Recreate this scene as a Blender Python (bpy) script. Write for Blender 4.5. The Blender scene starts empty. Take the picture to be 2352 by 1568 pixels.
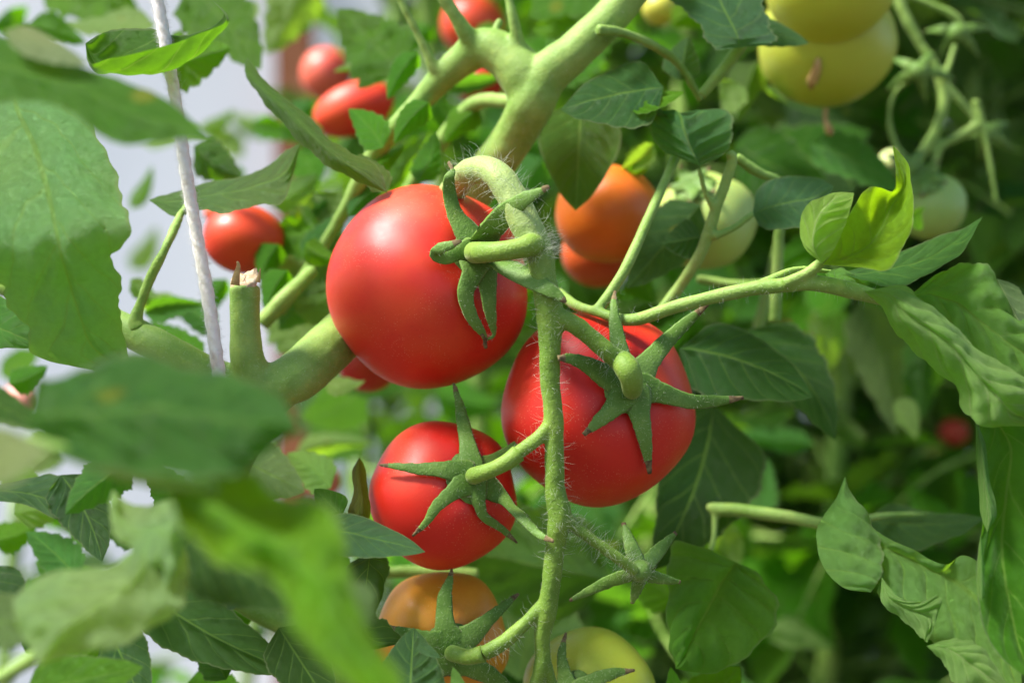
import bpy, bmesh, math, random
import numpy as np
from mathutils import Vector, Matrix, noise, Quaternion

R = math.radians
sc = bpy.context.scene
# ---------------------------------------------------------------- camera, sky, sun, exposure
CAMZ = 1.10
FOC = 0.512
cam_d = bpy.data.cameras.new('camera')
cam = bpy.data.objects.new('camera', cam_d)
sc.collection.objects.link(cam)
cam.location = (0, 0, CAMZ)
cam.rotation_euler = (R(90), 0, 0)
cam_d.lens = 50; cam_d.sensor_width = 36
cam_d.clip_start = 0.01; cam_d.clip_end = 200
cam_d.dof.use_dof = True
cam_d.dof.focus_distance = FOC
cam_d.dof.aperture_fstop = 4.6
sc.camera = cam

SUN = Vector((-.53, -.15, .80)).normalized()
w = bpy.data.worlds.new('World'); sc.world = w; w.use_nodes = True
nt = w.node_tree; bg = nt.nodes['Background']
sky = nt.nodes.new('ShaderNodeTexSky'); sky.sky_type = 'NISHITA'; sky.sun_disc = False
sky.sun_elevation = math.asin(SUN.z); sky.sun_rotation = math.atan2(SUN.x, SUN.y)
nt.links.new(sky.outputs[0], bg.inputs[0]); bg.inputs[1].default_value = 0.112
sl = bpy.data.lights.new('sun', 'SUN'); sl.energy = 5.0; sl.angle = R(15); sl.color = (1, .97, .93)
so = bpy.data.objects.new('sun', sl); sc.collection.objects.link(so)
so.rotation_euler = SUN.to_track_quat('Z', 'Y').to_euler(); so.location = (0, 0, 4)
sc.view_settings.view_transform = 'Standard'; sc.view_settings.look = 'None'
sc.view_settings.exposure = 1.26; sc.view_settings.gamma = 1
sc.cycles.max_bounces = 8; sc.cycles.transmission_bounces = 6; sc.cycles.diffuse_bounces = 5
sc.cycles.use_denoising = True

# ---------------------------------------------------------------- measure helpers
PX = 0.72 / 2352                       # metres per picture pixel per metre of distance
def P(u, v, Y):
    return Vector(((u - 1176) * PX * Y, Y, CAMZ + (784 - v) * PX * Y))
def rad(px, Y): return px * PX * Y

WLOC = {}
def fin(name, verts, faces, mat, parent=None, uv=None, smooth=True, color=None, mats=None, fmat=None):
    """one mesh object, its origin at its own middle, under its thing or part"""
    v = np.array(verts, dtype=float).reshape(-1, 3)
    c = v.mean(axis=0)
    me = bpy.data.meshes.new(name)
    me.from_pydata((v - c).tolist(), [], faces)
    if smooth:
        me.polygons.foreach_set('use_smooth', [True] * len(me.polygons))
    if uv is not None:
        l = me.uv_layers.new(name='UVMap')
        idx = np.empty(len(me.loops), dtype=np.int32); me.loops.foreach_get('vertex_index', idx)
        l.data.foreach_set('uv', np.array(uv, dtype=np.float32)[idx].ravel())
    me.materials.append(mat)
    for m in (mats or []): me.materials.append(m)
    if fmat is not None: me.polygons.foreach_set('material_index', fmat)
    me.update()
    o = bpy.data.objects.new(name, me); sc.collection.objects.link(o)
    base = Vector((0, 0, 0))
    if parent is not None:
        o.parent = parent; base = WLOC[parent.name]
    o.location = Vector(c) - base
    WLOC[o.name] = Vector(c)
    if color: o.color = (*color, 1)
    return o

def tag(o, label=None, cat=None, group=None, kind=None):
    if label: o['label'] = label
    if cat: o['category'] = cat
    if group: o['group'] = group
    if kind: o['kind'] = kind
    return o

def empty(name, loc, label, cat, group=None):
    o = bpy.data.objects.new(name, None); sc.collection.objects.link(o)
    o.location = loc; o.empty_display_size = .02
    WLOC[o.name] = Vector(loc)
    return tag(o, label, cat, group)

def crom(pts, n):
    """Catmull-Rom through rows of numbers, n samples"""
    p = np.array(pts, dtype=float)
    k = len(p)
    if k == 1: return np.repeat(p, n, axis=0)
    e = np.concatenate([2 * p[:1] - p[1:2], p, 2 * p[-1:] - p[-2:-1]])
    x = np.linspace(0, k - 1, n)
    i = np.minimum(x.astype(int), k - 2); f = (x - i)
    sh = (n,) + (1,) * (p.ndim - 1); f = f.reshape(sh)
    a, b, c, d = e[i], e[i + 1], e[i + 2], e[i + 3]
    return .5 * ((2 * b) + (c - a) * f + (2 * a - 5 * b + 4 * c - d) * f ** 2 + (3 * b - a - 3 * c + d) * f ** 3)

# ---------------------------------------------------------------- node helper
class NT:
    def __init__(s, name):
        s.m = bpy.data.materials.new(name); s.m.use_nodes = True
        s.t = s.m.node_tree; s.t.nodes.clear()
        s.out = s.t.nodes.new('ShaderNodeOutputMaterial')
    def n(s, typ, ins=None, **kw):
        nd = s.t.nodes.new(typ)
        for k, v in kw.items(): setattr(nd, k, v)
        for k, v in (ins or {}).items(): s.set(nd.inputs[k], v)
        return nd
    def set(s, sock, v):
        if isinstance(v, bpy.types.NodeSocket): s.t.links.new(v, sock)
        elif isinstance(v, bpy.types.Node): s.t.links.new(v.outputs[0], sock)
        else: sock.default_value = v
    def math(s, op, a, b=0., c=None, clamp=False):
        nd = s.t.nodes.new('ShaderNodeMath'); nd.operation = op; nd.use_clamp = clamp
        s.set(nd.inputs[0], a); s.set(nd.inputs[1], b)
        if c is not None: s.set(nd.inputs[2], c)
        return nd.outputs[0]
    def mix(s, f, a, b, blend='MIX'):
        nd = s.t.nodes.new('ShaderNodeMix'); nd.data_type = 'RGBA'; nd.blend_type = blend
        s.set(nd.inputs[0], f); s.set(nd.inputs[6], a); s.set(nd.inputs[7], b)
        return nd.outputs[2]
    def ramp(s, f, lo, hi, a=0., b=1.):
        nd = s.t.nodes.new('ShaderNodeMapRange'); nd.interpolation_type = 'SMOOTHSTEP'
        s.set(nd.inputs[0], f); s.set(nd.inputs[1], lo); s.set(nd.inputs[2], hi); s.set(nd.inputs[3], a); s.set(nd.inputs[4], b)
        return nd.outputs[0]
    def noise(s, co, scale, detail=2., rough=.5, dist=0.):
        nd = s.n('ShaderNodeTexNoise', {'Vector': co, 'Scale': scale, 'Detail': detail, 'Roughness': rough, 'Distortion': dist})
        return nd.outputs[0]
    def bump(s, h, strength, dist, normal=None):
        nd = s.n('ShaderNodeBump', {'Height': h, 'Strength': strength, 'Distance': dist})
        if normal is not None: s.set(nd.inputs['Normal'], normal)
        return nd.outputs[0]
    def done(s, sh):
        s.t.links.new(sh.outputs[0] if isinstance(sh, bpy.types.Node) else sh, s.out.inputs[0]); return s.m

VK, VS = 6.0, 1.7                        # side veins of a leaflet: how many, how far they sweep forward
def leaf_material():
    t = NT('tomato_leaf')
    uv = t.n('ShaderNodeUVMap').outputs[0]
    sep = t.n('ShaderNodeSeparateXYZ', {0: uv})
    oi = t.n('ShaderNodeObjectInfo')
    tc = t.n('ShaderNodeTexCoord').outputs['Object']
    tcr = t.n('ShaderNodeVectorMath', {0: tc, 1: oi.outputs['Location']}, operation='ADD').outputs[0]
    x = t.math('MULTIPLY_ADD', sep.outputs[0], 2., -1.)
    wob = t.math('MULTIPLY', t.math('SUBTRACT', t.noise(tcr, 45., 2.), .5), .8)
    ax = t.math('ABSOLUTE', x)
    side = t.math('MULTIPLY', t.math('GREATER_THAN', x, 0.), .37)
    q = t.math('ADD', t.math('ADD', t.math('SUBTRACT', t.math('MULTIPLY', sep.outputs[1], VK), t.math('MULTIPLY', ax, VS)), side), wob)
    fr = t.math('ABSOLUTE', t.math('SUBTRACT', t.math('FRACT', q), .5))      # .5 at a vein
    wv = t.ramp(ax, 0., 1., .435, .475)
    sv = t.ramp(fr, t.math('SUBTRACT', wv, .02), .5)
    mid = t.ramp(ax, .045, .012)
    # small net veins
    vo = t.n('ShaderNodeTexVoronoi', {'Vector': t.n('ShaderNodeVectorMath', {0: tcr, 1: t.n('ShaderNodeTexNoise', {'Vector': tcr, 'Scale': 90.}).outputs[1]}, operation='ADD').outputs[0], 'Scale': 190.}, feature='DISTANCE_TO_EDGE')
    net = t.ramp(vo.outputs[0], .09, .0)
    quilt = t.ramp(vo.outputs[0], .0, .32)
    vein = t.math('MAXIMUM', t.math('MAXIMUM', mid, t.math('MULTIPLY', sv, .7)), t.math('MULTIPLY', net, .28), clamp=True)
    big = t.noise(tcr, 28., 3.)
    fine = t.noise(tcr, 420., 3., .6)
    base = t.mix(t.ramp(big, .3, .7, 0., .45), oi.outputs['Color'], t.mix(1., oi.outputs['Color'], (1.35, 1.05, .7, 1), 'MULTIPLY'))
    base = t.mix(t.ramp(fine, .35, .7, 0., .25), base, t.mix(1., base, (.62, .7, .7, 1), 'MULTIPLY'))
    spot = t.n('ShaderNodeTexVoronoi', {'Vector': tcr, 'Scale': 42.})
    sm = t.math('MULTIPLY', t.ramp(spot.outputs[0], .2, .08), t.math('GREATER_THAN', t.n('ShaderNodeSeparateColor', {0: spot.outputs[1]}).outputs[0], .86))
    base = t.mix(t.math('MULTIPLY', sm, .6), base, (.36, .36, .03, 1))
    topc = t.mix(t.math('MULTIPLY', vein, .62), base, (.24, .44, .06, 1))
    edge = t.ramp(ax, .93, .985)
    topc = t.mix(t.math('MULTIPLY', edge, .65), topc, (.30, .36, .16, 1))
    und = t.mix(.50, base, (.34, .48, .15, 1))
    und = t.mix(t.math('MULTIPLY', vein, .65), und, (.52, .62, .26, 1))
    geo = t.n('ShaderNodeNewGeometry')
    col = t.mix(geo.outputs['Backfacing'], topc, und)
    h = t.math('ADD', t.math('MULTIPLY', vein, -.7), t.math('MULTIPLY', fine, .22))
    h = t.math('ADD', t.math('ADD', h, t.math('MULTIPLY', quilt, .55)), t.math('MULTIPLY', t.noise(tcr, 130., 3.), 1.1))
    nrm = t.bump(h, 1., .0014)
    pr = t.n('ShaderNodeBsdfPrincipled', {'Base Color': col, 'Roughness': t.ramp(fine, .2, .8, .36, .58), 'Specular IOR Level': .24,
                                          'Sheen Weight': .0, 'Sheen Roughness': .4, 'Sheen Tint': (.85, 1, .95, 1), 'Normal': nrm})
    tcol = t.mix(1., t.mix(.35, base, (.12, .26, .015, 1)), (3.0, 2.7, .5, 1), 'MULTIPLY')
    tcol = t.mix(t.math('MULTIPLY', vein, .35), tcol, (.5, .62, .1, 1))
    tr = t.n('ShaderNodeBsdfTranslucent', {'Color': tcol, 'Normal': nrm})
    return t.done(t.n('ShaderNodeMixShader', {0: .39, 1: pr, 2: tr}))

def stem_material(name, ca, cb, bumpd=.0004, top=None, sss=.18):
    t = NT(name)
    tc = t.n('ShaderNodeTexCoord').outputs['Object']
    a = t.noise(tc, 45., 4., .6); f = t.noise(tc, 1300., 2.); s = t.noise(tc, 260., 3., .6)
    col = t.mix(t.ramp(a, .3, .7), ca, cb)
    if top:
        gz = t.n('ShaderNodeSeparateXYZ', {0: t.n('ShaderNodeTexCoord').outputs['Generated']}).outputs[2]
        col = t.mix(t.ramp(gz, .76, .90), col, top)
    br = t.noise(tc, 85., 5., .7)
    col = t.mix(t.ramp(br, .58, .75, 0, .35), col, t.mix(1., col, (.95, .68, .45, 1), 'MULTIPLY'))
    col = t.mix(t.ramp(s, .5, .72, 0, .4), col, t.mix(1., col, (1.45, 1.25, 1.1, 1), 'MULTIPLY'))
    col = t.mix(t.ramp(f, .55, .75, 0, .3), col, (.36, .44, .20, 1))
    nrm = t.bump(t.math('ADD', f, t.math('MULTIPLY', s, .8)), .55, bumpd)
    pr = t.n('ShaderNodeBsdfPrincipled', {'Base Color': col, 'Roughness': .58, 'Specular IOR Level': .25, 'Normal': nrm,
             'Subsurface Weight': sss, 'Subsurface Radius': (.6, 1., .2), 'Subsurface Scale': .0016,
             'Sheen Weight': .16, 'Sheen Roughness': .3, 'Sheen Tint': (.93, 1, .6, 1)})
    return t.done(pr)

def fruit_material():
    t = NT('tomato_skin')
    tc = t.n('ShaderNodeTexCoord').outputs['Object']
    oi = t.n('ShaderNodeObjectInfo')
    tl = t.n('ShaderNodeVectorMath', {0: tc, 1: oi.outputs['Location']}, operation='ADD').outputs[0]
    big = t.noise(tl, 30., 3.)
    c0 = oi.outputs['Color']
    ca = t.mix(1., c0, (.03, .030, .002, 1), 'ADD')
    col = t.mix(t.ramp(big, .38, .66, 0, 1.), c0, ca)
    mot = t.noise(tl, 700., 3., .6)
    col = t.mix(t.ramp(mot, .5, .75, 0, .22), col, t.mix(1., col, (.75, .7, .7, 1), 'MULTIPLY'))
    vo = t.n('ShaderNodeTexVoronoi', {'Vector': tl, 'Scale': 1700.})
    dens = t.ramp(t.noise(tl, 55., 2.), .42, .62)
    keep = t.math('GREATER_THAN', t.n('ShaderNodeSeparateColor', {0: vo.outputs[1]}).outputs[0], .72)
    dot = t.math('MULTIPLY', t.math('MULTIPLY', t.ramp(vo.outputs[0], .34, .12), keep), dens)
    col = t.mix(t.math('MULTIPLY', dot, .28), col, (.85, .62, .40, 1))
    dust = t.noise(tl, 95., 4., .65)
    nrm = t.bump(t.math('ADD', t.math('MULTIPLY', dot, .5), t.math('MULTIPLY', t.noise(tl, 900., 2.), .35)), .35, .00012)
    pr = t.n('ShaderNodeBsdfPrincipled', {'Base Color': col, 'Roughness': t.ramp(dust, .3, .7, .38, .50), 'Specular IOR Level': .34,
             'Subsurface Weight': .3, 'Subsurface Radius': (1., .25, .12), 'Subsurface Scale': .004, 'Normal': nrm,
             'Coat Weight': .02, 'Coat Roughness': .26, 'Sheen Weight': .05, 'Sheen Roughness': .3, 'Sheen Tint': (1, .7, .5, 1)})
    return t.done(pr)

def plain(name, c, rough=.6, c2=None, scale=60., bump=.0004, sheen=0., trans=None, spec=.35):
    t = NT(name)
    tc = t.n('ShaderNodeTexCoord').outputs['Object']
    nz = t.noise(tc, scale, 5., .6)
    col = t.mix(t.ramp(nz, .35, .65), (*c, 1), (*(c2 or c), 1))
    pr = t.n('ShaderNodeBsdfPrincipled', {'Base Color': col, 'Roughness': rough, 'Specular IOR Level': spec, 'Sheen Weight': sheen,
             'Normal': t.bump(nz, .6, bump)})
    if trans:
        tr = t.n('ShaderNodeBsdfTranslucent', {'Color': (*trans[1], 1)})
        return t.done(t.n('ShaderNodeMixShader', {0: trans[0], 1: pr, 2: tr}))
    return t.done(pr)

def string_material():
    t = NT('cotton_string')
    tc = t.n('ShaderNodeTexCoord').outputs['Object']
    uv = t.n('ShaderNodeUVMap').outputs[0]
    sp = t.n('ShaderNodeSeparateXYZ', {0: uv})
    tw = t.math('SINE', t.math('MULTIPLY', t.math('ADD', t.math('MULTIPLY', sp.outputs[1], 46.), t.math('MULTIPLY', sp.outputs[0], 3.)), 6.2832))
    f = t.noise(tc, 900., 4., .7)
    nz = t.noise(tc, 70., 3.)
    col = t.mix(t.ramp(nz, .55, .75, 0, .8), (.72, .66, .60, 1), (.50, .38, .28, 1))
    col = t.mix(t.ramp(f, .55, .8, 0, .5), col, (.42, .36, .30, 1))
    h = t.math('ADD', t.math('MULTIPLY', tw, .25), t.math('MULTIPLY', f, 1.2))
    pr = t.n('ShaderNodeBsdfPrincipled', {'Base Color': col, 'Roughness': .85, 'Specular IOR Level': .1, 'Sheen Weight': .6,
             'Subsurface Weight': .5, 'Subsurface Radius': (1, .9, .8), 'Subsurface Scale': .003, 'Normal': t.bump(h, .6, .0005)})
    return t.done(pr)

M_LEAF = leaf_material()
M_STEM = stem_material('pale_stem', (.14, .25, .035, 1), (.235, .345, .075, 1))
M_TRUSS = stem_material('green_stalk', (.10, .185, .018, 1), (.17, .27, .035, 1))
M_TRUSS2 = stem_material('truss_stalk', (.10, .185, .018, 1), (.17, .27, .035, 1), top=(.25, .33, .10, 1))
M_SEPAL = stem_material('sepal_green', (.060, .135, .012, 1), (.130, .230, .040, 1), sss=0.)
M_FRUIT = fruit_material()
M_DRY = plain('dried_tip', (.085, .055, .022), .9, (.19, .14, .06), 500.)
M_HAIR = plain('plant_hair', (.62, .66, .52), .5, trans=(.5, (.7, .75, .6)))
M_CUT = plain('cut_pith', (.40, .27, .15), .9, (.58, .46, .30), 420., .002)
M_CORK = plain('cut_skin', (.30, .17, .06), .8, (.50, .32, .12), 300., .001)
M_STRING = string_material()
M_FIB = plain('string_fibre', (.75, .72, .68), .7, trans=(.4, (.8, .78, .75)))

# ---------------------------------------------------------------- leaves
def patch(rows, Y, ns=56, nt_=24, tilt=.008, v0=None, uvr=(0., 1.), bulge=0., puck=.0007, lobe=.0, wob=.0012, seed=0, K=VK):
    """surface through rows of picture points with their own depths (cm behind Y); returns verts, faces, uvs"""
    k = max(len(r) if isinstance(r, list) else 1 for r in rows)
    k = max(k, 2)
    rr = []
    for r in rows:
        if not isinstance(r, list): r = [r] * k
        q = []
        for p in r:
            y = Y + ((p[2] if len(p) > 2 else 0) - (p[1] - v0) * tilt) * .01
            q.append(tuple(P(p[0], p[1], y)))
        if k == 2:
            a, b = Vector(q[0]), Vector(q[1]); m = (a + b) / 2; m.y += bulge * (a - b).length
            q = [tuple(a), tuple(m), tuple(b)]
        rr.append(q)
    A = crom(rr, ns)                                   # ns, k, 3
    G = crom(np.swapaxes(A, 0, 1), nt_)                # nt, ns, 3
    G = np.swapaxes(G, 0, 1).copy()                    # ns, nt, 3
    S = np.linspace(0, 1, ns)[:, None]; T = 2 * (uvr[0] + (uvr[1] - uvr[0]) * np.linspace(0, 1, nt_)[None, :]) - 1
    aT = np.abs(T) + 0 * S; sS = S + 0 * T
    q = K * sS - VS * aT + np.where(T > 0, .37, 0.)
    mid = (G[:, (nt_ - 1) // 2] + G[:, nt_ // 2]) / 2
    if lobe:
        q1 = K * sS - VS + np.where(T > 0, .37, 0.)
        f = 1 + lobe * (1 - 2 * np.abs((q1 % 1) - .5) * 1.6) * aT ** 2 * np.clip(8 * sS, 0, 1) * np.clip(8 * (1 - sS), 0, 1)
        f = f + lobe * .35 * np.sin(q1 * 19 + seed) * aT ** 4
        G = mid[:, None, :] + (G - mid[:, None, :]) * f[:, :, None]
    du = np.gradient(G, axis=0); dv = np.gradient(G, axis=1)
    N = np.cross(du, dv); ln = np.linalg.norm(N, axis=2, keepdims=True); N = N / np.maximum(ln, 1e-12)
    g = np.abs((q % 1) - .5) * 2                       # 1 at vein
    wid = np.linalg.norm(G[:, -1] - G[:, 0], axis=1)[:, None]
    env = np.clip(wid / .02, 0, 1)
    h = puck * env * ((1 - g ** 2) * np.clip(aT * 3, 0, 1) * (1 - .5 * aT ** 3) - .9 * np.exp(-(aT / .10) ** 2))
    if wob:
        for i in range(ns):
            for j in range(nt_):
                p = G[i, j]
                h[i, j] += wob * env[i, 0] * noise.noise(Vector((p[0] * 55 + seed * 7.3, p[1] * 55, p[2] * 55))) * (.5 + 1.2 * aT[i, j] ** 2)
                h[i, j] += wob * .35 * env[i, 0] * noise.noise(Vector((p[0] * 190 + seed * 3.1, p[1] * 190, p[2] * 190)))
    s0 = -1 if N[:, :, 1].mean() > 0 else 1            # raise towards the side that N shows
    G = G + N * h[:, :, None]
    V = G.reshape(-1, 3)
    F = []
    for i in range(ns - 1):
        for j in range(nt_ - 1):
            a = i * nt_ + j
            F.append((a, a + 1, a + nt_ + 1, a + nt_))
    uv = np.stack([T * .5 + .5 + 0 * S, sS], axis=2).reshape(-1, 2)
    return V, F, uv, N[:, :, 1].mean()

def leaf(parent, patches, Y, col, under=False, name='leaf', label=None, flips=None, **kw):
    """patches: list of row lists. The mean face towards the camera is the upper side unless under."""
    V, F, U = [], [], []
    off = 0
    vs = [p[1] for rows in patches for r in rows if not isinstance(r, dict) for p in (r if isinstance(r, list) else [r])]
    kw['v0'] = sum(vs) / len(vs)
    for i, rows in enumerate(patches):
        if rows and isinstance(rows[0], dict): d = rows[0]; rows = rows[1:]
        else: d = {}
        v, f, u, ny = patch(rows, d.get('Y', Y), seed=len(WLOC) * .37 + i, **{**kw, **{a: b for a, b in d.items() if a not in ('Y', 'under', 'flip')}})
        un = d.get('under', under)
        # face (a,a+1,a+nt+1,a+nt): normal = dv x du = -N ; faces camera when its y < 0, i.e. ny > 0
        fl = (ny < 0) != un
        if d.get('flip'): fl = not fl
        f = [tuple(reversed(x)) if fl else x for x in f]
        F += [tuple(k + off for k in x) for x in f]; off += len(v)
        V.append(v); U.append(u)
    o = fin(name, np.concatenate(V), F, M_LEAF, parent, np.concatenate(U), color=col)
    if label: o['label'] = label
    return o

def prof(s):
    return 2.05 * (1 - s) ** .72 * (1 - math.exp(-7 * s)) / 1.25 * (1 if s < 1 else 0)

def auto(parent, base, tip, wd, Y, col, dt=0., tl=0., tr=0., bow=0., droop=0., under=False, fold=0., lobe=.1, wr=None, n=9, **kw):
    kw.setdefault('puck', .0008)
    """an ovate leaflet from base to tip; wd, wr half widths in pixels; tl, tr depth (cm) of the two edges, dt of the tip"""
    b = Vector(base); t = Vector(tip); d = t - b; pn = Vector((-d.y, d.x)).normalized()
    wr = wd if wr is None else wr
    rows = []
    for i in range(n):
        s = i / (n - 1); m = b + d * s + pn * bow * 4 * s * (1 - s)
        y = dt * s + droop * s * s
        pl, pr_ = m - pn * wd * prof(s), m + pn * wr * prof(s)
        k = prof(s)
        if i in (0, n - 1): rows.append((m.x, m.y, y))
        else: rows.append([(pl.x, pl.y, y + tl * k - fold * k), (m.x, m.y, y), (pr_.x, pr_.y, y + tr * k - fold * k)])
    return leaf(parent, [rows], Y, col, under=under, lobe=lobe, **kw)

# ---------------------------------------------------------------- tubes and joined stems
def tube_geo(pts, seg=14, step=.0025, cap=True, twist=0.):
    """pts: (Vector, radius)"""
    arr = np.array([[*p, r] for p, r in pts])
    L = np.linalg.norm(np.diff(arr[:, :3], axis=0), axis=1).sum()
    n = max(len(pts) * 3, int(L / step))
    c = crom(arr, n)
    V, F, U = [], [], []
    tprev = None; nx = None
    for i in range(n):
        a = c[max(i - 1, 0), :3]; b = c[min(i + 1, n - 1), :3]
        t = Vector(b - a).normalized()
        if nx is None:
            nx = t.orthogonal().normalized()
        else:
            nx = (nx - t * nx.dot(t)).normalized()
        ny = t.cross(nx); r = max(c[i, 3], 1e-5); p = Vector(c[i, :3])
        for j in range(seg):
            an = 2 * math.pi * j / seg
            r_ = r * (1 + twist * math.sin(3 * an + i * .55))
            V.append(tuple(p + (nx * math.cos(an) + ny * math.sin(an)) * r_)); U.append((j / seg, i / n))
    for i in range(n - 1):
        for j in range(seg):
            a = i * seg + j; b = i * seg + (j + 1) % seg
            F.append((a, b, b + seg, a + seg))
    if cap:
        F.append(tuple(reversed(range(seg)))); F.append(tuple((n - 1) * seg + j for j in range(seg)))
    return V, F, U

def pp(pts, Y):
    """(u, v, r px, depth cm) picture points -> tube points"""
    out = []
    for p in pts:
        y = Y + (p[3] if len(p) > 3 else 0) * .01
        out.append((P(p[0], p[1], y), rad(p[2], y)))
    return out

CLOUD = bpy.data.textures.new('uneven', 'CLOUDS'); CLOUD.noise_scale = .009; CLOUD.noise_depth = 3
def stems(name, paths, Y, mat, parent, voxel=.0007, smooth=6, label=None, seg=14):
    V, F = [], []
    for q in paths:
        v, f, _ = tube_geo(pp(q, Y), seg)
        o = len(V); V += v; F += [tuple(k + o for k in x) for x in f]
    ob = fin(name, V, F, mat, parent)
    if voxel:
        m = ob.modifiers.new('join', 'REMESH'); m.mode = 'VOXEL'; m.voxel_size = voxel; m.use_smooth_shade = True
        s = ob.modifiers.new('soft', 'SMOOTH'); s.factor = .6; s.iterations = smooth
        d = ob.modifiers.new('uneven', 'DISPLACE'); d.texture = CLOUD; d.texture_coords = 'LOCAL'; d.strength = voxel * (2.2 if voxel < .0006 else .9); d.mid_level = .5
    if label: ob['label'] = label
    return ob

def hairs(name, paths, Y, parent, n, ln=(.002, .005), th=.00003, seed=1, curl=.5, mat=None, thk=1.7):
    """fine hairs standing off stalks, all one part"""
    rnd = random.Random(seed)
    V, F = [], []
    samples = []
    for q in paths:
        arr = np.array([[*p, r] for p, r in (pp(q, Y) if Y else q)])
        c = crom(arr, max(8, len(q) * 10))
        L = np.linalg.norm(np.diff(c[:, :3], axis=0), axis=1).sum()
        samples.append((c, L))
    tot = sum(l for _, l in samples)
    for c, L in samples:
        for _ in range(int(n * L / tot)):
            i = rnd.randrange(len(c) - 1)
            f = rnd.random(); p = Vector(c[i, :3] * (1 - f) + c[i + 1, :3] * f); r = c[i, 3]
            t = Vector(c[i + 1, :3] - c[i, :3]).normalized()
            nx = t.orthogonal().normalized(); ny = t.cross(nx)
            an = rnd.random() * 6.283
            d = nx * math.cos(an) + ny * math.sin(an)
            if d.y > .45: continue
            l = rnd.uniform(*ln); dirv = (d + t * rnd.uniform(-.4, .4)).normalized()
            bend = Vector((rnd.gauss(0, 1), rnd.gauss(0, 1), rnd.gauss(0, 1))) * curl
            q0 = p + d * r * .9; pr = []
            k = 6
            for j in range(k):
                pr.append(q0.copy()); q0 = q0 + dirv * (l / (k - 1)); dirv = (dirv + bend * (1.2 / k)).normalized()
            b0 = len(V)
            s = dirv.orthogonal().normalized(); s2 = dirv.cross(s)
            for j, x in enumerate(pr):
                rr = th * thk * (1 - .75 * j / (k - 1))
                for a in range(3):
                    V.append(tuple(x + (s * math.cos(a * 2.094) + s2 * math.sin(a * 2.094)) * rr))
            for j in range(k - 1):
                for a in range(3):
                    A = b0 + j * 3 + a; B = b0 + j * 3 + (a + 1) % 3
                    F.append((A, B, B + 3, A + 3))
    ob = fin(name, V, F, mat or M_HAIR, parent)
    ob['kind'] = 'stuff'
    return ob

# ---------------------------------------------------------------- tomatoes
def fruit_mesh(name, root, c, Rr, axis, col, flat=.93, lobes=5, lobe=.012, dimple=.10, nu=72, nv=48, elong=1., bump=0., ph0=.4):
    q = Vector((0, 0, 1)).rotation_difference(axis)
    V, F = [], []
    for i in range(nv + 1):
        th = math.pi * i / nv
        for j in range(nu):
            ph = 2 * math.pi * j / nu
            r = Rr * (1 - dimple * math.exp(-(th / .33) ** 2) - .03 * math.exp(-((math.pi - th) / .3) ** 2))
            r *= 1 + lobe * math.cos(lobes * ph + ph0) * math.sin(th) ** 1.5 * (1 + .8 * math.cos(th))
            p = Vector((math.sin(th) * math.cos(ph), math.sin(th) * math.sin(ph), math.cos(th) * flat * elong))
            if bump: r *= 1 + bump * noise.noise(p * 1.8 + Vector((Rr * 999, 0, 0)))
            V.append(tuple(c + q @ (p * r)))
    for i in range(nv):
        for j in range(nu):
            a = i * nu + j; b = i * nu + (j + 1) % nu
            F.append((a, a + nu, b + nu, b))
    return fin(name, V, F, M_FRUIT, root, color=col)

def onball(c, Rr, u, v, lift):
    """where the line of sight through (u, v) meets the ball, lifted off the skin; beside the ball: its nearest point"""
    o = Vector((0, 0, CAMZ)); d = (P(u, v, 1) - o).normalized()
    oc = c - o; tca = oc.dot(d); d2 = oc.length_squared - tca * tca; rr = Rr + lift
    if d2 < (rr * .92) ** 2: return o + d * (tca - math.sqrt(rr * rr - d2))
    return o + d * (tca - rr * .38 * max(0, 1 - (math.sqrt(d2) / rr - .92) * 1.2))

def strip_geo(pts, normals, widths, th=.0007, seg=10, ridge=.25):
    V, F = [], []
    n = len(pts)
    for i in range(n):
        t = (pts[min(i + 1, n - 1)] - pts[max(i - 1, 0)]).normalized()
        nn = (normals[i] - t * normals[i].dot(t)).normalized(); s = t.cross(nn)
        wv = widths[i]
        for j in range(seg):
            a = 2 * math.pi * j / seg
            x = math.cos(a) * wv; z = math.sin(a) * min(th, wv * .8) - (x / max(wv, 1e-6)) ** 2 * wv * ridge
            V.append(tuple(pts[i] + s * x + nn * z))
    for i in range(n - 1):
        for j in range(seg):
            a = i * seg + j; b = i * seg + (j + 1) % seg
            F.append((a, a + seg, b + seg, b))
    F.append(tuple(range(seg))); F.append(tuple(reversed([(n - 1) * seg + j for j in range(seg)])))
    return V, F

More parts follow.
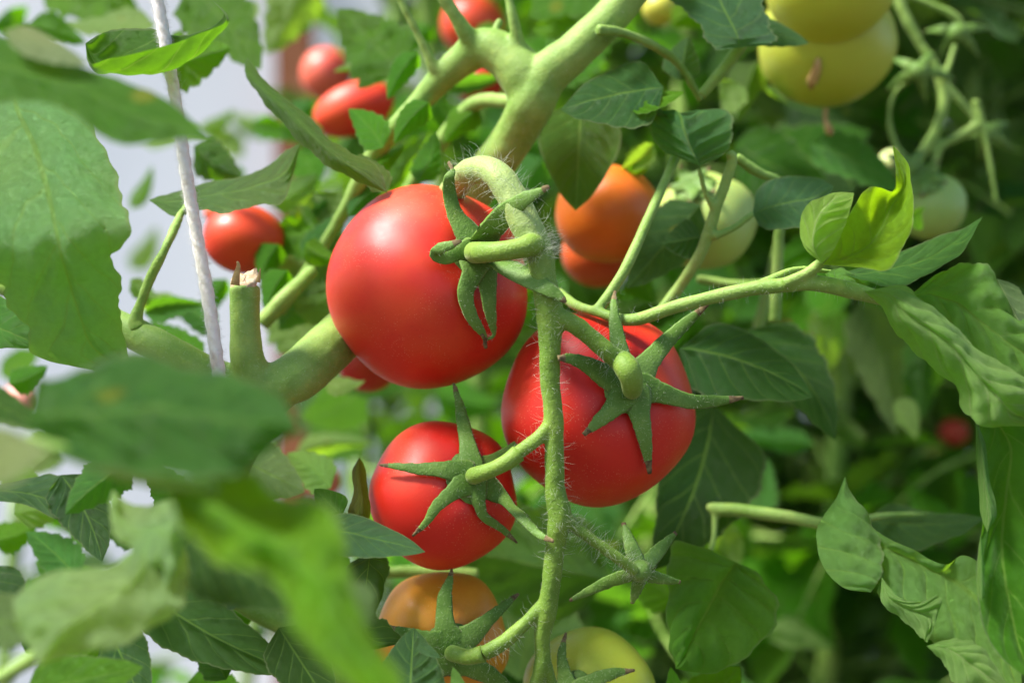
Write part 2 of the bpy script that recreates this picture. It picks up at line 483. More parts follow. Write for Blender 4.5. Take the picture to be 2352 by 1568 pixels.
SEP = {}
def sepal(parent, c, Rr, pts, w0, tipdry=.13):
    """pts: (u, v, lift mm, rel width); a pointed strip over the fruit"""
    cp = [P(p[0], p[1], p[4]) if len(p) > 4 else onball(c, Rr, p[0], p[1], p[2] * .001) for p in pts]
    wd = [p[3] * w0 for p in pts]
    arr = crom([[*a, b] for a, b in zip(cp, wd)], 36)
    ps = [Vector(a[:3]) for a in arr]; ws = [max(a[3], .00018) for a in arr]
    rnd = random.Random(int(pts[0][0] * 7 + pts[-1][1]))
    ws = [x * (1 + .07 * noise.noise(Vector((i * .45, pts[0][0], 0)))) for i, x in enumerate(ws)]
    ns = []
    for i, p in enumerate(ps):
        nn = (p - c).normalized()
        nn = (nn + Vector((0, -.9, .0))).normalized()
        ns.append(nn)
    V, F = strip_geo(ps, ns, ws, th=.00030, ridge=.10)
    V = [tuple(Vector(q) + Vector((noise.noise(Vector(q) * 900), noise.noise(Vector(q) * 900 + Vector((9, 0, 0))), noise.noise(Vector(q) * 900 + Vector((0, 9, 0))))) * .00028) for q in V]
    fm = [1 if (k // 10) >= int(36 * (1 - tipdry)) else 0 for k in range(len(F) - 2)] + [0, 1]
    o = fin('sepal', V, F, M_SEPAL, parent, mats=[M_DRY], fmat=fm)
    SEP.setdefault(parent.name, (parent, []))[1].append([(p, w_ * .8) for p, w_ in zip(ps[::3], ws[::3])])
    return o

FUZZ = []
def tomato(u, v, rpx, Y, col, label, axis=(.2, -.6, .7), cu=None, sep=(), ped=None, w0=.0045, group=None, hub=.0095, lowres=False, **kw):
    c = P(u, v, Y); Rr = rad(rpx, Y)
    ax = Vector(axis).normalized()
    if cu:
        pt = onball(c, Rr, cu[0], cu[1], 0); ax = (pt - c).normalized()
    root = empty('tomato', c, label, 'tomato', group)
    if lowres: kw.update(nu=36, nv=24); kw.setdefault('dimple', .03)
    fruit_mesh('fruit', root, c, Rr, ax, col, **kw)
    if sep:
        q = Vector((0, 0, 1)).rotation_difference(ax)
        hubc = c + ax * Rr * .90
        V, F = [], []
        nu, nv = 30, 8
        for i in range(nv + 1):
            for j in range(nu):
                ph = 2 * math.pi * j / nu; rr = hub * (i / nv)
                z = .0009 * (1 - (i / nv) ** 2) + (.0002 if i < nv else -.0006)
                # follow the ball
                base = math.sqrt(max(Rr * Rr - rr * rr, 0)) - Rr * .90 - .06 * Rr * math.exp(-(rr / (Rr * .33)) ** 2) * 1.6
                V.append(tuple(hubc + q @ Vector((rr * math.cos(ph) * (1 + .06 * math.cos(5 * ph)), rr * math.sin(ph) * (1 + .06 * math.cos(5 * ph)), base + z + .0004))))
        for i in range(nv):
            for j in range(nu):
                a = i * nu + j; b = i * nu + (j + 1) % nu
                F.append((a, a + nu, b + nu, b))
        cal = fin('calyx', V, F, M_SEPAL, root)
        for s in sep:
            s = list(s); x0, y0 = cu; s[0] = (s[0][0], s[0][1], s[0][2], s[0][3] * 1.12)
            sepal(cal, c, Rr, [(x0 + (s[0][0] - x0) * .15, y0 + (s[0][1] - y0) * .15, .3, .8)] + s, w0)
    if ped:
        pts = []
        for k, p in enumerate(ped):
            if len(p) > 3: pts.append((P(p[0], p[1], p[3]), rad(p[2], p[3])))
            else:
                x = onball(c, Rr, p[0], p[1], -.001 if k == 0 else .004); pts.append((x, rad(p[2], x.y)))
        Vt, Ft, _ = tube_geo(pts, 20)
        fin('pedicel', Vt, Ft, M_TRUSS, root)
    return root, c, Rr

# colours of leaves (upper side)
DK = (.034, .155, .008); MD = (.080, .31, .012); BL = (.075, .27, .055); PL = (.23, .44, .12)
LM = (.130, .360, .008); GY = (.110, .220, .105); XD = (.018, .070, .018)

# ================================================================= setting
V = []; F = []
n = 60
for i in range(n + 1):
    for j in range(n + 1):
        x = -20 + 40 * i / n; y = -10 + 50 * j / n
        V.append((x, y, .02 * noise.noise(Vector((x * 1.3, y * 1.3, 0)))))
for i in range(n):
    for j in range(n):
        a = i * (n + 1) + j; F.append((a, a + n + 1, a + n + 2, a + 1))
ground = fin('ground', V, F, plain('soil', (.045, .032, .022), .95, (.10, .075, .05), 9., .02))
tag(ground, 'dark brown greenhouse soil under the plants', 'ground', kind='structure')

def box_geo(x0, x1, y0, y1, z0, z1):
    v = [(x, y, z) for x in (x0, x1) for y in (y0, y1) for z in (z0, z1)]
    f = [(0, 1, 3, 2), (4, 6, 7, 5), (0, 4, 5, 1), (2, 3, 7, 6), (0, 2, 6, 4), (1, 5, 7, 3)]
    return v, f
WY = 2.5
wall = empty('greenhouse_wall', (-1, WY, 0), 'pale milky plastic film wall behind the left plants', 'wall')
V = []; F = []
n, m = 80, 20
for i in range(n + 1):
    for j in range(m + 1):
        x = -3.2 + 5.6 * i / n; z = .05 + 1.75 * j / m
        V.append((x, WY + .04 * noise.noise(Vector((x * 2.5, z * 1.5, 3))) + .006 * noise.noise(Vector((x * 14, z * 5, 3))), z))
for i in range(n):
    for j in range(m):
        a = i * (m + 1) + j; F.append((a, a + m + 1, a + m + 2, a + 1))
M_FILM = plain('milky_film', (.90, .88, .86), .6, (.93, .91, .88), 3., .002, trans=(.6, (.98, .97, .94)))
fin('film_sheet', V, F, M_FILM, wall)
M_WOOD = plain('brown_wood', (.20, .065, .02), .7, (.28, .10, .04), 14., .002)
for x0, x1 in ((-.405, -.345), (1.5, 1.56), (-2.3, -2.24)):
    v, f = box_geo(x0, x1, WY - .07, WY - .015, .05, 1.8); fin('post', v, f, M_WOOD, wall, smooth=False)
v, f = box_geo(-3.2, 2.4, WY - .012, WY + .05, 1.8, 1.87); fin('rail', v, f, M_WOOD, wall, smooth=False)

# ================================================================= the string
spts = [(340, -140, 13), (362, 0, 13.5), (386, 130, 14), (408, 260, 13), (428, 400, 14.5), (452, 540, 14), (479, 690, 15), (502, 850, 15), (520, 960, 17)]
Vt, Ft, Ut = tube_geo(pp(spts, .512), 24, .0005, twist=.07)
string = fin('support_string', Vt, Ft, M_STRING, None, Ut)
tag(string, 'white fuzzy cotton string hanging in front of the leaves at left', 'string')
hairs('loose_fibre', [spts], .512, string, 7000, (.0006, .0024), .00003, 5, 1.6, M_FIB)
hairs('loose_fibre', [spts], .512, string, 130, (.002, .0045), .000025, 6, 2.5, M_FIB)

# ================================================================= main plant
plant = empty('tomato_plant', (P(620, 0, .56).x, .56, 0), 'large tomato plant with thick pale forked stem carrying the sharp red truss in the middle', 'plant')

main_paths = [
    [(-120, 620, 34, 6), (60, 660, 36, 4), (300, 762, 38, 1), (400, 815, 40, 0), (500, 866, 42, 0), (600, 900, 50, 0), (650, 880, 56, 0), (700, 850, 60, .6), (790, 765, 58, 3), (900, 655, 56, 6.5), (1060, 470, 52, 7), (1170, 330, 48, 5.5), (1220, 240, 54, 4.5), (1255, 175, 52, 4.3), (1330, 110, 46, 4), (1420, 20, 42, 4), (1520, -110, 40, 4)],
    [(1225, 250, 48, 4.6), (1205, 180, 58, 4.6), (1160, 130, 52, 4.8), (1105, 110, 46, 5), (1060, 140, 38, 5.3), (1010, 185, 32, 5.6), (950, 250, 26, 6), (880, 330, 23, 6.6), (845, 380, 22, 7.2), (800, 470, 18, 8), (740, 570, 15, 9), (640, 720, 14, 10)],
    [(640, 900, 52, 0), (600, 890, 44, -.2), (570, 830, 40, -.4), (563, 760, 36, -.6), (562, 655, 35, -.7)],
    [(640, 895, 48, 0), (590, 960, 46, .3), (530, 1080, 42, .8), (500, 1220, 38, 1.2), (520, 1345, 36, 1.6)],
    [(1035, 160, 26, 5.4), (1000, 160, 16, 5.2), (975, 110, 12, 5), (940, 40, 10, 4.8), (900, -40, 9, 4.6)],
    [(1110, 130, 34, 5), (1080, 90, 24, 4.6), (1050, 45, 18, 4.3), (1005, -30, 15, 4)],
    [(1200, 150, 30, 4.6), (1190, 100, 17, 4.2), (1178, 40, 13, 4), (1160, -40, 11, 4)],
    [(1110, 120, 22, 5), (1130, 85, 12, 5.2), (1150, 45, 10, 5.4)],
]
stems('main_stem', main_paths, .53, M_STEM, plant, .0009, 10)
hairs('stem_hair', main_paths[:1] + main_paths[2:3], .53, plant, 2600, (.0008, .0024), .000022, 31, .6)
# cut stub top
V = []; F = []
cc = P(562, 646, .523); rr_ = rad(35, .523)
for i in range(5):
    for j in range(24):
        a = j / 24 * 6.2832; r = rr_ * ((.70, .98, .66, .33)[i]) if i < 4 else 0
        V.append((cc.x + r * .95 * math.cos(a), cc.y + r * .95 * math.sin(a), cc.z + .0006 + .0024 * noise.noise(Vector((math.cos(a) * 2 * i, math.sin(a) * 2 * i, i))) + .0012 * (r * math.cos(a) / rr_) + .0034 * math.sin(a) * r / rr_ + (-.0050 if i == 0 else .0)))
for i in range(4):
    for j in range(24):
        a = i * 24 + j; b = i * 24 + (j + 1) % 24; F.append((a, b, b + 24, a + 24))
cut = fin('cut_face', V, F, M_CUT, plant, label if False else None)
def flake(u0, v0, pts, Y, w):
    ps = [P(a, b, Y) for a, b in pts]; arr = crom([list(p) for p in ps], 8); ps = [Vector(a) for a in arr]
    V, F = strip_geo(ps, [Vector((0, -1, .1))] * 8, [rad(w * (1 - .8 * i / 7), Y) for i in range(8)], .0004, 8, 0)
    return fin('bark_shred', V, F, M_CORK, cut)
flake(0, 0, [(540, 655), (543, 632), (548, 612), (545, 600)], .516, 11)
flake(0, 0, [(592, 648), (594, 638), (596, 628), (598, 616)], .518, 6)

small_paths = [
    [(318, 755, 22), (312, 735, 17), (322, 700, 13), (345, 640, 11), (380, 570, 10.5), (412, 500, 9, 1), (430, 470, 6, 1.6)],
]
stems('side_shoot', small_paths, .535, M_STEM, plant, .0005, 4)

truss_paths = [
    [(960, 560, 30, 8), (1000, 490, 30, 6.2), (1035, 445, 30, 4.2), (1065, 405, 31, 2.6), (1105, 388, 32, 1.4), (1145, 405, 34, .6), (1180, 460, 36, .2), (1215, 530, 38, 0), (1240, 590, 33, 0), (1250, 650, 31, 0), (1262, 720, 33, 0), (1264, 780, 28, 0), (1263, 870, 23, 0), (1272, 960, 23, 0), (1274, 1060, 22, 0), (1276, 1130, 23, 0), (1286, 1185, 27, 0), (1278, 1240, 24, .1), (1268, 1320, 22, .2), (1256, 1400, 23, .3), (1246, 1460, 19, .4), (1245, 1530, 19, .5), (1222, 1590, 15, .6), (1190, 1650, 14, .7)],
    [(1246, 1500, 18, .5), (1262, 1560, 15, .7), (1290, 1610, 14, .9)],
    [(1262, 728, 28, 0), (1300, 735, 22, -.1), (1345, 765, 21, -.1), (1395, 808, 23, 0), (1428, 832, 27, .3)],
    [(1274, 965, 20, 0), (1245, 998, 16, -.1), (1215, 1022, 17, -.1), (1188, 1042, 19, 0)],
    [(1284, 1185, 24, 0), (1315, 1205, 16, .1), (1360, 1238, 13, .2), (1410, 1275, 12.5, .3), (1460, 1312, 14, .6)],
    [(1256, 1385, 20, .3), (1222, 1415, 16, .3), (1180, 1455, 16, .2), (1145, 1482, 17, .1), (1112, 1500, 18, .1)],
    [(1232, 575, 30, 0), (1222, 562, 26, -.4), (1212, 560, 24, -.6)],
]
truss = stems('truss_stalk', truss_paths, .503, M_TRUSS2, plant, .00055, 5)
hairs('long_hair', [truss_paths[0][9:19], truss_paths[2], truss_paths[3], truss_paths[4], truss_paths[5]], .503, truss, 800, (.0025, .0060), .000030, 1, .8)
hairs('long_hair', [truss_paths[4]], .503, truss, 110, (.003, .0075), .00003, 11, 1.1)
hairs('long_hair', [truss_paths[0][3:9]], .503, truss, 330, (.003, .0085), .000035, 2, 1.5)
hairs('long_hair', [[(1225, 540, 30), (1240, 600, 34)]], .503, truss, 420, (.003, .0075), .000035, 3, .6)
hairs('short_hair', truss_paths, .503, truss, 9000, (.0003, .0008), .000022, 4, .5)

# empty calyx
ec = P(1470, 1310, .512)
cal = fin('empty_calyx', *tube_geo([(ec + Vector((0, -.004, .001)), .0028), (ec + Vector((0, 0, 0)), .0042), (ec + Vector((.001, .006, -.001)), .0036), (ec + Vector((.001, .009, -.001)), .0012)], 16)[:2], M_SEPAL, plant)
cal['label'] = 'bare star of sepals whose fruit has fallen'
for k, s in enumerate(([(1462, 1290, 0, 1), (1448, 1250, 2, .8), (1432, 1200, 4, .25)], [(1488, 1292, 0, 1), (1515, 1262, 1, .8), (1553, 1222, 3, .25)],
          [(1450, 1318, 0, .8), (1400, 1335, 1, .75), (1350, 1358, 2, .5), (1308, 1378, 2, .15)], [(1492, 1322, 0, .8), (1525, 1330, 2, .6), (1563, 1336, 3, .2)],
          [(1468, 1335, 0, .8), (1460, 1360, 1, .6), (1452, 1385, 1, .2)])):
    sepal(cal, ec + Vector((0, .012, 0)), .010, s, .0032, .06)
hairs('calyx_hair', [[(1450, 1300, 16), (1490, 1325, 16)]], .512, cal, 160, (.002, .004), .000025, 9, 1.)

# ================================================================= fruits of the sharp truss
RED = (.60, .014, .008); ORG = (.62, .13, .010); OCH = (.50, .19, .025); YG = (.46, .47, .06); PG = (.50, .58, .20); YO = (.42, .36, .015)
t1 = tomato(985, 658, 233, .553, (.60, .022, .010), 'largest red tomato, upper left of the sharp truss, two sepals hanging down its face', cu=(1100, 578), w0=.0051,
       ped=[(1088, 580, 25), (1100, 580, 25, .506), (1150, 577, 23, .4975), (1195, 570, 24, .4965), (1222, 562, 27, .498), (1238, 572, 22, .503)], lobe=.014, flat=.95, bump=.022,
       sep=[[(1090, 560, .5, 1), (1072, 530, 1.2, .95), (1045, 490, 3, .62), (1032, 440, 8, .5), (1032, 408, 13, .38), (1040, 392, 15, .2), (1030, 372, 16, .12)],
            [(1108, 562, .5, 1), (1132, 525, 1, .9, .5105), (1165, 487, 5, .72, .5015), (1205, 457, 9, .52, .4960), (1238, 441, 12, .3, .4950), (1262, 428, 13, .12, .4945)],
            [(1085, 575, .5, .9), (1055, 580, 2, .6), (1020, 592, 4.5, .48), (1000, 584, 8, .42), (1012, 570, 11, .40), (1036, 562, 13, .3), (1060, 553, 14, .1)],
            [(1092, 595, .5, 1.15), (1085, 630, 1.4, .8), (1070, 670, 1.5, .62), (1078, 715, 2.2, .5), (1098, 750, 3, .38), (1112, 770, 3.4, .22), (1116, 800, 3.6, .12)],
            [(1112, 595, .5, 1.2), (1118, 630, 1.4, .85), (1122, 665, 1.5, .65), (1125, 705, 2.2, .5), (1131, 740, 3, .36), (1134, 768, 3.4, .16), (1120, 778, 3.6, .12), (1106, 768, 3.6, .1)],
            [(1125, 585, .5, 1.1), (1160, 608, 1.8, .85, .5105), (1205, 634, 4, .72, .5025), (1250, 658, 9, .6, .4965), (1285, 680, 14, .35, .4955), (1300, 694, 16, .12, .4955)]])
t2 = tomato(1374, 936, 223, .548, (.56, .018, .009), 'large red tomato half behind the green stalk, right of the sharp truss', cu=(1452, 885), w0=.0050,
       ped=[(1452, 893, 22), (1452, 892, 24, .506), (1450, 868, 27, .5005), (1440, 845, 29, .5000), (1428, 830, 27, .504)], lobe=.018, flat=.95, bump=.02,
       sep=[[(1440, 865, .5, 1), (1428, 815, 2, .68), (1416, 760, 5, .55), (1410, 705, 9, .3), (1412, 668, 11, .1)],
            [(1465, 868, .5, 1.15), (1495, 825, 2, .8), (1535, 780, 6, .6), (1580, 738, 11, .42), (1628, 697, 15, .12)],
            [(1430, 880, .5, 1), (1395, 865, 2, .9), (1350, 838, 4, .6, .5055), (1312, 824, 6, .4, .5), (1282, 822, 7, .2, .4965)],
            [(1480, 890, .5, 1), (1530, 905, 2, .72), (1590, 922, 5, .55), (1650, 920, 9, .4), (1708, 913, 12, .12)],
            [(1460, 905, .5, 1.1), (1472, 960, 1.2, .75), (1484, 1020, 2, .5), (1493, 1088, 3, .14)],
            [(1435, 905, .5, 1), (1405, 940, 1.4, .72), (1372, 970, 2, .45), (1340, 998, 3, .14)]])
t3 = tomato(1019, 1135, 169, .541, (.62, .018, .009), 'smallest red tomato, lower left of the sharp truss with a wide green star of sepals', cu=(1088, 1092), w0=.0044,
       ped=[(1090, 1092, 20), (1092, 1091, 20, .5085), (1130, 1078, 18, .503), (1165, 1060, 19, .502), (1190, 1041, 21, .503)], lobe=.018, flat=.96, bump=.022,
       sep=[[(1083, 1072, .5, 1.05), (1075, 1020, 1.6, .75), (1062, 960, 4, .55), (1052, 915, 7, .32), (1042, 880, 9, .12)],
            [(1070, 1085, .5, 1), (1020, 1078, 1.6, .72), (960, 1076, 2.4, .48), (910, 1070, 4, .28), (872, 1067, 5, .1)],
            [(1075, 1105, .5, 1.1), (1040, 1130, 1.2, .7), (1005, 1160, 1.8, .5), (978, 1200, 2.6, .3), (948, 1230, 3.6, .1)],
            [(1092, 1112, .5, 1), (1100, 1150, 1.2, .6), (1112, 1185, 1.4, .42), (1150, 1212, 2.5, .32), (1188, 1246, 4, .1)],
            [(1108, 1105, .5, 1.1), (1150, 1140, 1.4, .75), (1195, 1182, 5, .5, .507), (1235, 1225, 9, .34, .501), (1272, 1243, 11, .12, .4965)],
            [(1105, 1080, .5, 1), (1150, 1050, 1.4, .6), (1190, 1022, 5, .45), (1222, 1000, 8, .15)]])
t4 = tomato(1013, 1468, 155, .548, (.60, .24, .018), 'ochre orange tomato ripening under the smallest red one', cu=(1035, 1492), w0=.0050,
       ped=[(1040, 1500, 18), (1042, 1500, 19, .513), (1075, 1508, 18, .506), (1110, 1500, 20, .504)], lobe=.03, bump=.05,
       sep=[[(1030, 1470, .5, 1.1), (1022, 1430, 2, .75), (1022, 1370, 5, .55), (1032, 1335, 8, .3), (1038, 1306, 10, .1)],
            [(1050, 1480, .5, 1.2), (1085, 1455, 2, .85), (1130, 1415, 6, .5), (1165, 1385, 9, .32), (1190, 1363, 11, .1)],
            [(1020, 1485, .5, 1.2), (980, 1475, 2, .9), (930, 1455, 4, .5), (890, 1440, 5, .2)],
            [(1045, 1510, .5, 1.3), (1085, 1530, 2, .9), (1140, 1560, 5, .6), (1190, 1600, 7, .2)],
            [(1020, 1510, .5, 1.2), (985, 1540, 2, .9), (950, 1580, 4, .5), (920, 1610, 5, .2)]])
t5 = tomato(1352, 1597, 154, .553, (.42, .48, .04), 'yellow green unripe tomato cut by the bottom edge under the stalk', cu=(1320, 1600), w0=.0044, lobe=.02,
       ped=[(1315, 1605, 16), (1300, 1612, 16, .515), (1288, 1605, 15, .512)],
       sep=[[(1308, 1590, .5, 1), (1296, 1545, 2.5, .62), (1290, 1500, 5, .4), (1300, 1452, 8, .1)],
            [(1330, 1590, .5, 1), (1370, 1560, 2, .7), (1410, 1545, 4, .45), (1458, 1538, 6, .1)],
            [(1330, 1610, .5, 1), (1370, 1640, 2, .7), (1410, 1680, 4, .2)]])
for k, (cal_, ps_) in enumerate(list(SEP.values())[1:]):
    hairs('calyx_hair', ps_, None, cal_, 420, (.0006, .0022), .000022, 50 + k, .9)

# ================================================================= sharp and near leaves of the main plant
NS, NT_ = 72, 34
L = lambda *a, **k: leaf(plant, *a, **k)
A = lambda *a, **k: auto(plant, *a, **k)
# curled boat-shaped leaf top left
L([[(196, 100, .4), [(232, 78, 1.), (225, 130, .8), (215, 160, .2), (208, 148, -.5)], [(280, 64, 1.6), (275, 130, 1.4), (272, 168, .2), (262, 133, -.8)], [(350, 66, 1.8), (345, 130, 1.5), (338, 170, .2), (340, 114, -1)],
    [(405, 80, 1.4), (410, 120, 1.2), (415, 150, 0), (405, 97, -1)], [(462, 72, .8), (468, 85, .6), (468, 112, -.2), (455, 78, -.9)], [(505, 48, .2), (512, 52, .1), (518, 62, -.3), (508, 58, -.7)], [(512, 25, 0), (517, 30, 0), (521, 34, -.2), (516, 36, -.4)], (486, 0, 0)]],
  .497, (.045, .17, .012), ns=NS, nt_=NT_, lobe=.02, label='boat shaped leaf curled along its length')
# big pale leaf at left, and its dark lower part
L([[(20, 150, 3.4), [(-190, 260, 3.4), (35, 240, 2.4), (160, 215, 3.2)], [(-240, 420, 2.2), (75, 330, 1.2), (228, 330, 2.0)], [(-200, 520, 1.0), (105, 430, .1), (272, 430, .9)], [(-80, 588, 0), (125, 520, -.8), (294, 520, .0)],
    [(-15, 640, .2), (142, 600, -.7), (258, 588, .1)], [(15, 690, .6), (163, 672, .1), (274, 648, .7)], [(62, 750, 1.0), (188, 740, .7), (270, 705, 1.2)], [(98, 822, 1.5), (214, 800, 1.4), (286, 768, 1.7)], (302, 868, 2.1)]],
  .485, (.20, .44, .18), tilt=0, ns=96, nt_=40, lobe=.05, puck=.0014, wob=.0024, label='big pale leaf folding down over itself')
L([[(-60, 640, 0), [(-60, 800, 0), (-20, 735, 0), (20, 690, 0)], [(20, 800, 0), (30, 765, .0), (60, 700, .2)], (115, 800, .6)]], .53, BL)
# leaf crossing behind the string
L([[(342, 460, 0), [(385, 440, .6), (392, 466, 0), (400, 495, -.2)], [(455, 422, .8), (460, 455, 0), (460, 482, -.4)], [(540, 405, 1), (530, 445, .1), (520, 486, -.5)], [(600, 385, 1), (595, 430, 0), (588, 470, -.5)], [(650, 345, 1), (655, 400, .2), (655, 455, 0)], (690, 330, .5)]],
  .553, (.13, .26, .11), ns=NS, nt_=NT_, lobe=.04, puck=.001)
# twisted narrow leaf to the big tomato
L([[(568, 132, .6), [(562, 165, .4), (572, 168, 0), (580, 150, .5)], [(588, 215, .4), (612, 210, -.4), (632, 205, .6)], [(640, 275, .4), (670, 262, -.5), (700, 262, .6)], [(698, 335, .4), (725, 315, -.5), (755, 322, .6)], [(760, 385, .3), (785, 365, -.3), (808, 352, .6)], [(825, 418, .3), (845, 400, 0), (868, 385, .5)], (890, 444, .4)]],
  .545, (.10, .22, .045), ns=NS, nt_=NT_, lobe=.10, label='narrow folded leaf with a toothed lobe')
A((890, 440), (822, 352), 26, .553, (.09, .21, .04), dt=.4)
# leaves right of the fork
A((1524, 200), (1287, 252), 72, .553, (.048, .165, .05), tl=-.4, tr=.8, bow=4, wr=62, ns=NS, nt_=NT_, lobe=.03, puck=.0008)
A((1440, 248), (1572, 212), 20, .553, LM, tl=.6, tr=-.6, lobe=.02)
A((1335, 235), (1322, 484), 88, .588, (.055, .19, .018), tl=.8, tr=.8, lobe=.015, ns=NS, nt_=NT_)
L([[(1608, 382, 0), [(1520, 345, .4), (1590, 350, -.1), (1668, 350, .3)], [(1488, 290, .5), (1570, 300, -.3), (1682, 305, .4)], [(1500, 255, .6), (1550, 260, 0), (1660, 250, .8)], (1470, 270, 1.1)]],
  .549, (.08, .24, .085), tilt=.004, ns=NS, nt_=NT_, lobe=.03, puck=.0015, wob=.001)
A((1560, 185), (1580, 85), 40, .585, (.05, .15, .06), tl=.4, tr=.4, lobe=.04)
L([[(1700, 110, 0), [(1640, 110, 0), (1690, 80, -.2), (1780, 95, .3)], [(1600, 50, .3), (1665, 30, 0), (1760, 30, .5)], [(1540, -20, .8), (1630, -50, .4), (1730, -60, .8)], (1600, -140, .8)]], .565, (.06, .17, .09), ns=NS, nt_=NT_, lobe=.08)
A((1700, 60), (1858, 100), 30, .59, (.05, .15, .07), dt=-.5, lobe=.03)
L([[(1728, 492, 0), [(1742, 436, .2), (1765, 478, 0), (1755, 524, -.2)], [(1800, 406, .3), (1820, 465, 0), (1815, 524, -.4)], [(1870, 406, .3), (1870, 455, .1), (1868, 508, -.2)], (1915, 428, .3)]], .565, (.065, .19, .10), ns=NS, nt_=NT_, lobe=.02)
A((1608, 470), (1440, 662), 62, .590, (.045, .145, .055), tl=.5, tr=.2, lobe=.05, ns=NS, nt_=NT_)
A((1610, 545), (1522, 560), 42, .570, (.040, .135, .05), tl=.3, tr=.3, lobe=.03)
# cup-shaped bright leaf on the right shoot
L([[{'under': True}, (1888, 606, 0), [(1846, 565, .2), (1868, 560, -.5), (1918, 572, -.3)], [(1840, 505, .3), (1878, 505, -.9), (1942, 520, -.6)], [(1862, 462, .4), (1905, 470, -.9), (1950, 492, -.6)], [(1915, 441, .4), (1930, 452, -.5), (1958, 462, -.4)], (1962, 443, 0)],
   [(1890, 608, 0), [(1912, 578, .2), (1945, 592, .5), (1970, 614, .2)], [(1935, 530, 0), (1990, 570, .8), (2038, 617, .1)], [(1948, 495, -.2), (2020, 530, .9), (2082, 555, .0)], [(1998, 430, .1), (2045, 480, .9), (2096, 480, .1)], [(2050, 442, .3), (2075, 430, .6), (2093, 415, .2)], [(2058, 395, .2), (2072, 385, .3), (2084, 372, .1)], (2050, 333, -.1)]],
  .500, (.26, .50, .02), ns=NS, nt_=NT_, lobe=.02, puck=.0009, label='cup shaped bright yellow green leaf with pale rolled lobe')
# shallow boat leaf behind it
L([[(1925, 628, 0), [(2000, 606, 1.0), (1990, 630, .5), (1985, 640, -.3)], [(2080, 575, 1.3), (2070, 615, .8), (2062, 650, -.4)], [(2150, 545, 1.3), (2135, 595, .8), (2130, 630, -.3)], [(2205, 528, 1), (2200, 555, .6), (2195, 588, -.2)], (2258, 498, .3)]],
  .520, (.08, .24, .06), ns=NS, nt_=NT_, lobe=.03)
# long rolled leaf at the right edge
L([[{'Y': .515}, (2085, 682, 0), [(2110, 700, 0), (2140, 672, .2), (2155, 628, .5)], [(2165, 740, 0), (2200, 690, .1), (2215, 608, .5)], [(2215, 800, 0), (2250, 730, .1), (2275, 622, .5)], [(2270, 850, .1), (2310, 780, .2), (2325, 710, .7)], [(2340, 900, .2), (2380, 830, .3), (2390, 770, .9)], (2460, 950, .6)],
   [{'Y': .497, 'under': True}, (1985, 668, .4), [(2030, 706, .6), (2040, 680, -.2), (2070, 662, 0)], [(2065, 772, .8), (2080, 720, -.5), (2112, 696, -.1)], [(2105, 800, .8), (2140, 760, -.6), (2182, 735, -.1)], [(2150, 845, .8), (2190, 800, -.6), (2214, 770, -.1)], [(2195, 890, .8), (2240, 860, -.6), (2285, 826, -.1)], [(2232, 950, .6), (2290, 910, -.5), (2352, 866, 0)], [(2262, 975, .3), (2330, 950, -.2), (2420, 900, .2)], (2380, 975, .4)],
   [{'Y': .512}, (1895, 628, 0), [(1912, 650, .1), (1925, 640, -.3), (1935, 620, .2)], [(1945, 678, .1), (1965, 665, -.4), (1990, 655, .4)], (2010, 690, 0)]],
  .50, (.20, .44, .09), tilt=.003, ns=NS, nt_=NT_, lobe=.035, puck=.0018, wob=.0024, label='long leaf rolled over to show its pale underside')
A((2290, 640), (2380, 820), 34, .522, (.14, .27, .11), under=True, tl=.5, tr=.5)
# big dark leaf down the right edge
L([[{'Y': .500}, (2262, 930, .2), [(2245, 1010, .2), (2320, 1020, .5), (2480, 990, .3)], [(2252, 1120, .1), (2312, 1130, .5), (2500, 1120, .3)], [(2250, 1230, 0), (2303, 1235, .4), (2500, 1240, .3)], [(2242, 1330, 0), (2310, 1330, .4), (2500, 1350, .3)], [(2252, 1430, 0), (2328, 1420, .4), (2480, 1450, .3)], [(2300, 1510, 0), (2350, 1500, .3), (2440, 1530, .3)], (2400, 1590, .2)],
   [{'Y': .494, 'under': True}, (2240, 965, 0), [(2242, 1020, .4), (2252, 1020, -.1), (2262, 1015, .1)], [(2246, 1100, .4), (2260, 1100, -.1), (2272, 1095, .1)], [(2252, 1180, .4), (2270, 1180, -.1), (2290, 1175, .1)], (2268, 1222, .1)],
   [{'Y': .494, 'under': True}, (2252, 1225, 0), [(2246, 1280, .3), (2252, 1280, 0), (2260, 1280, .1)], [(2244, 1350, .3), (2252, 1350, 0), (2262, 1345, .1)], (2256, 1382, .1)]],
  .50, (.065, .25, .010), ns=NS, nt_=NT_, lobe=.02, puck=.0009, wob=.0012, label='dark green leaf with yellow veins and a pale folded rim')
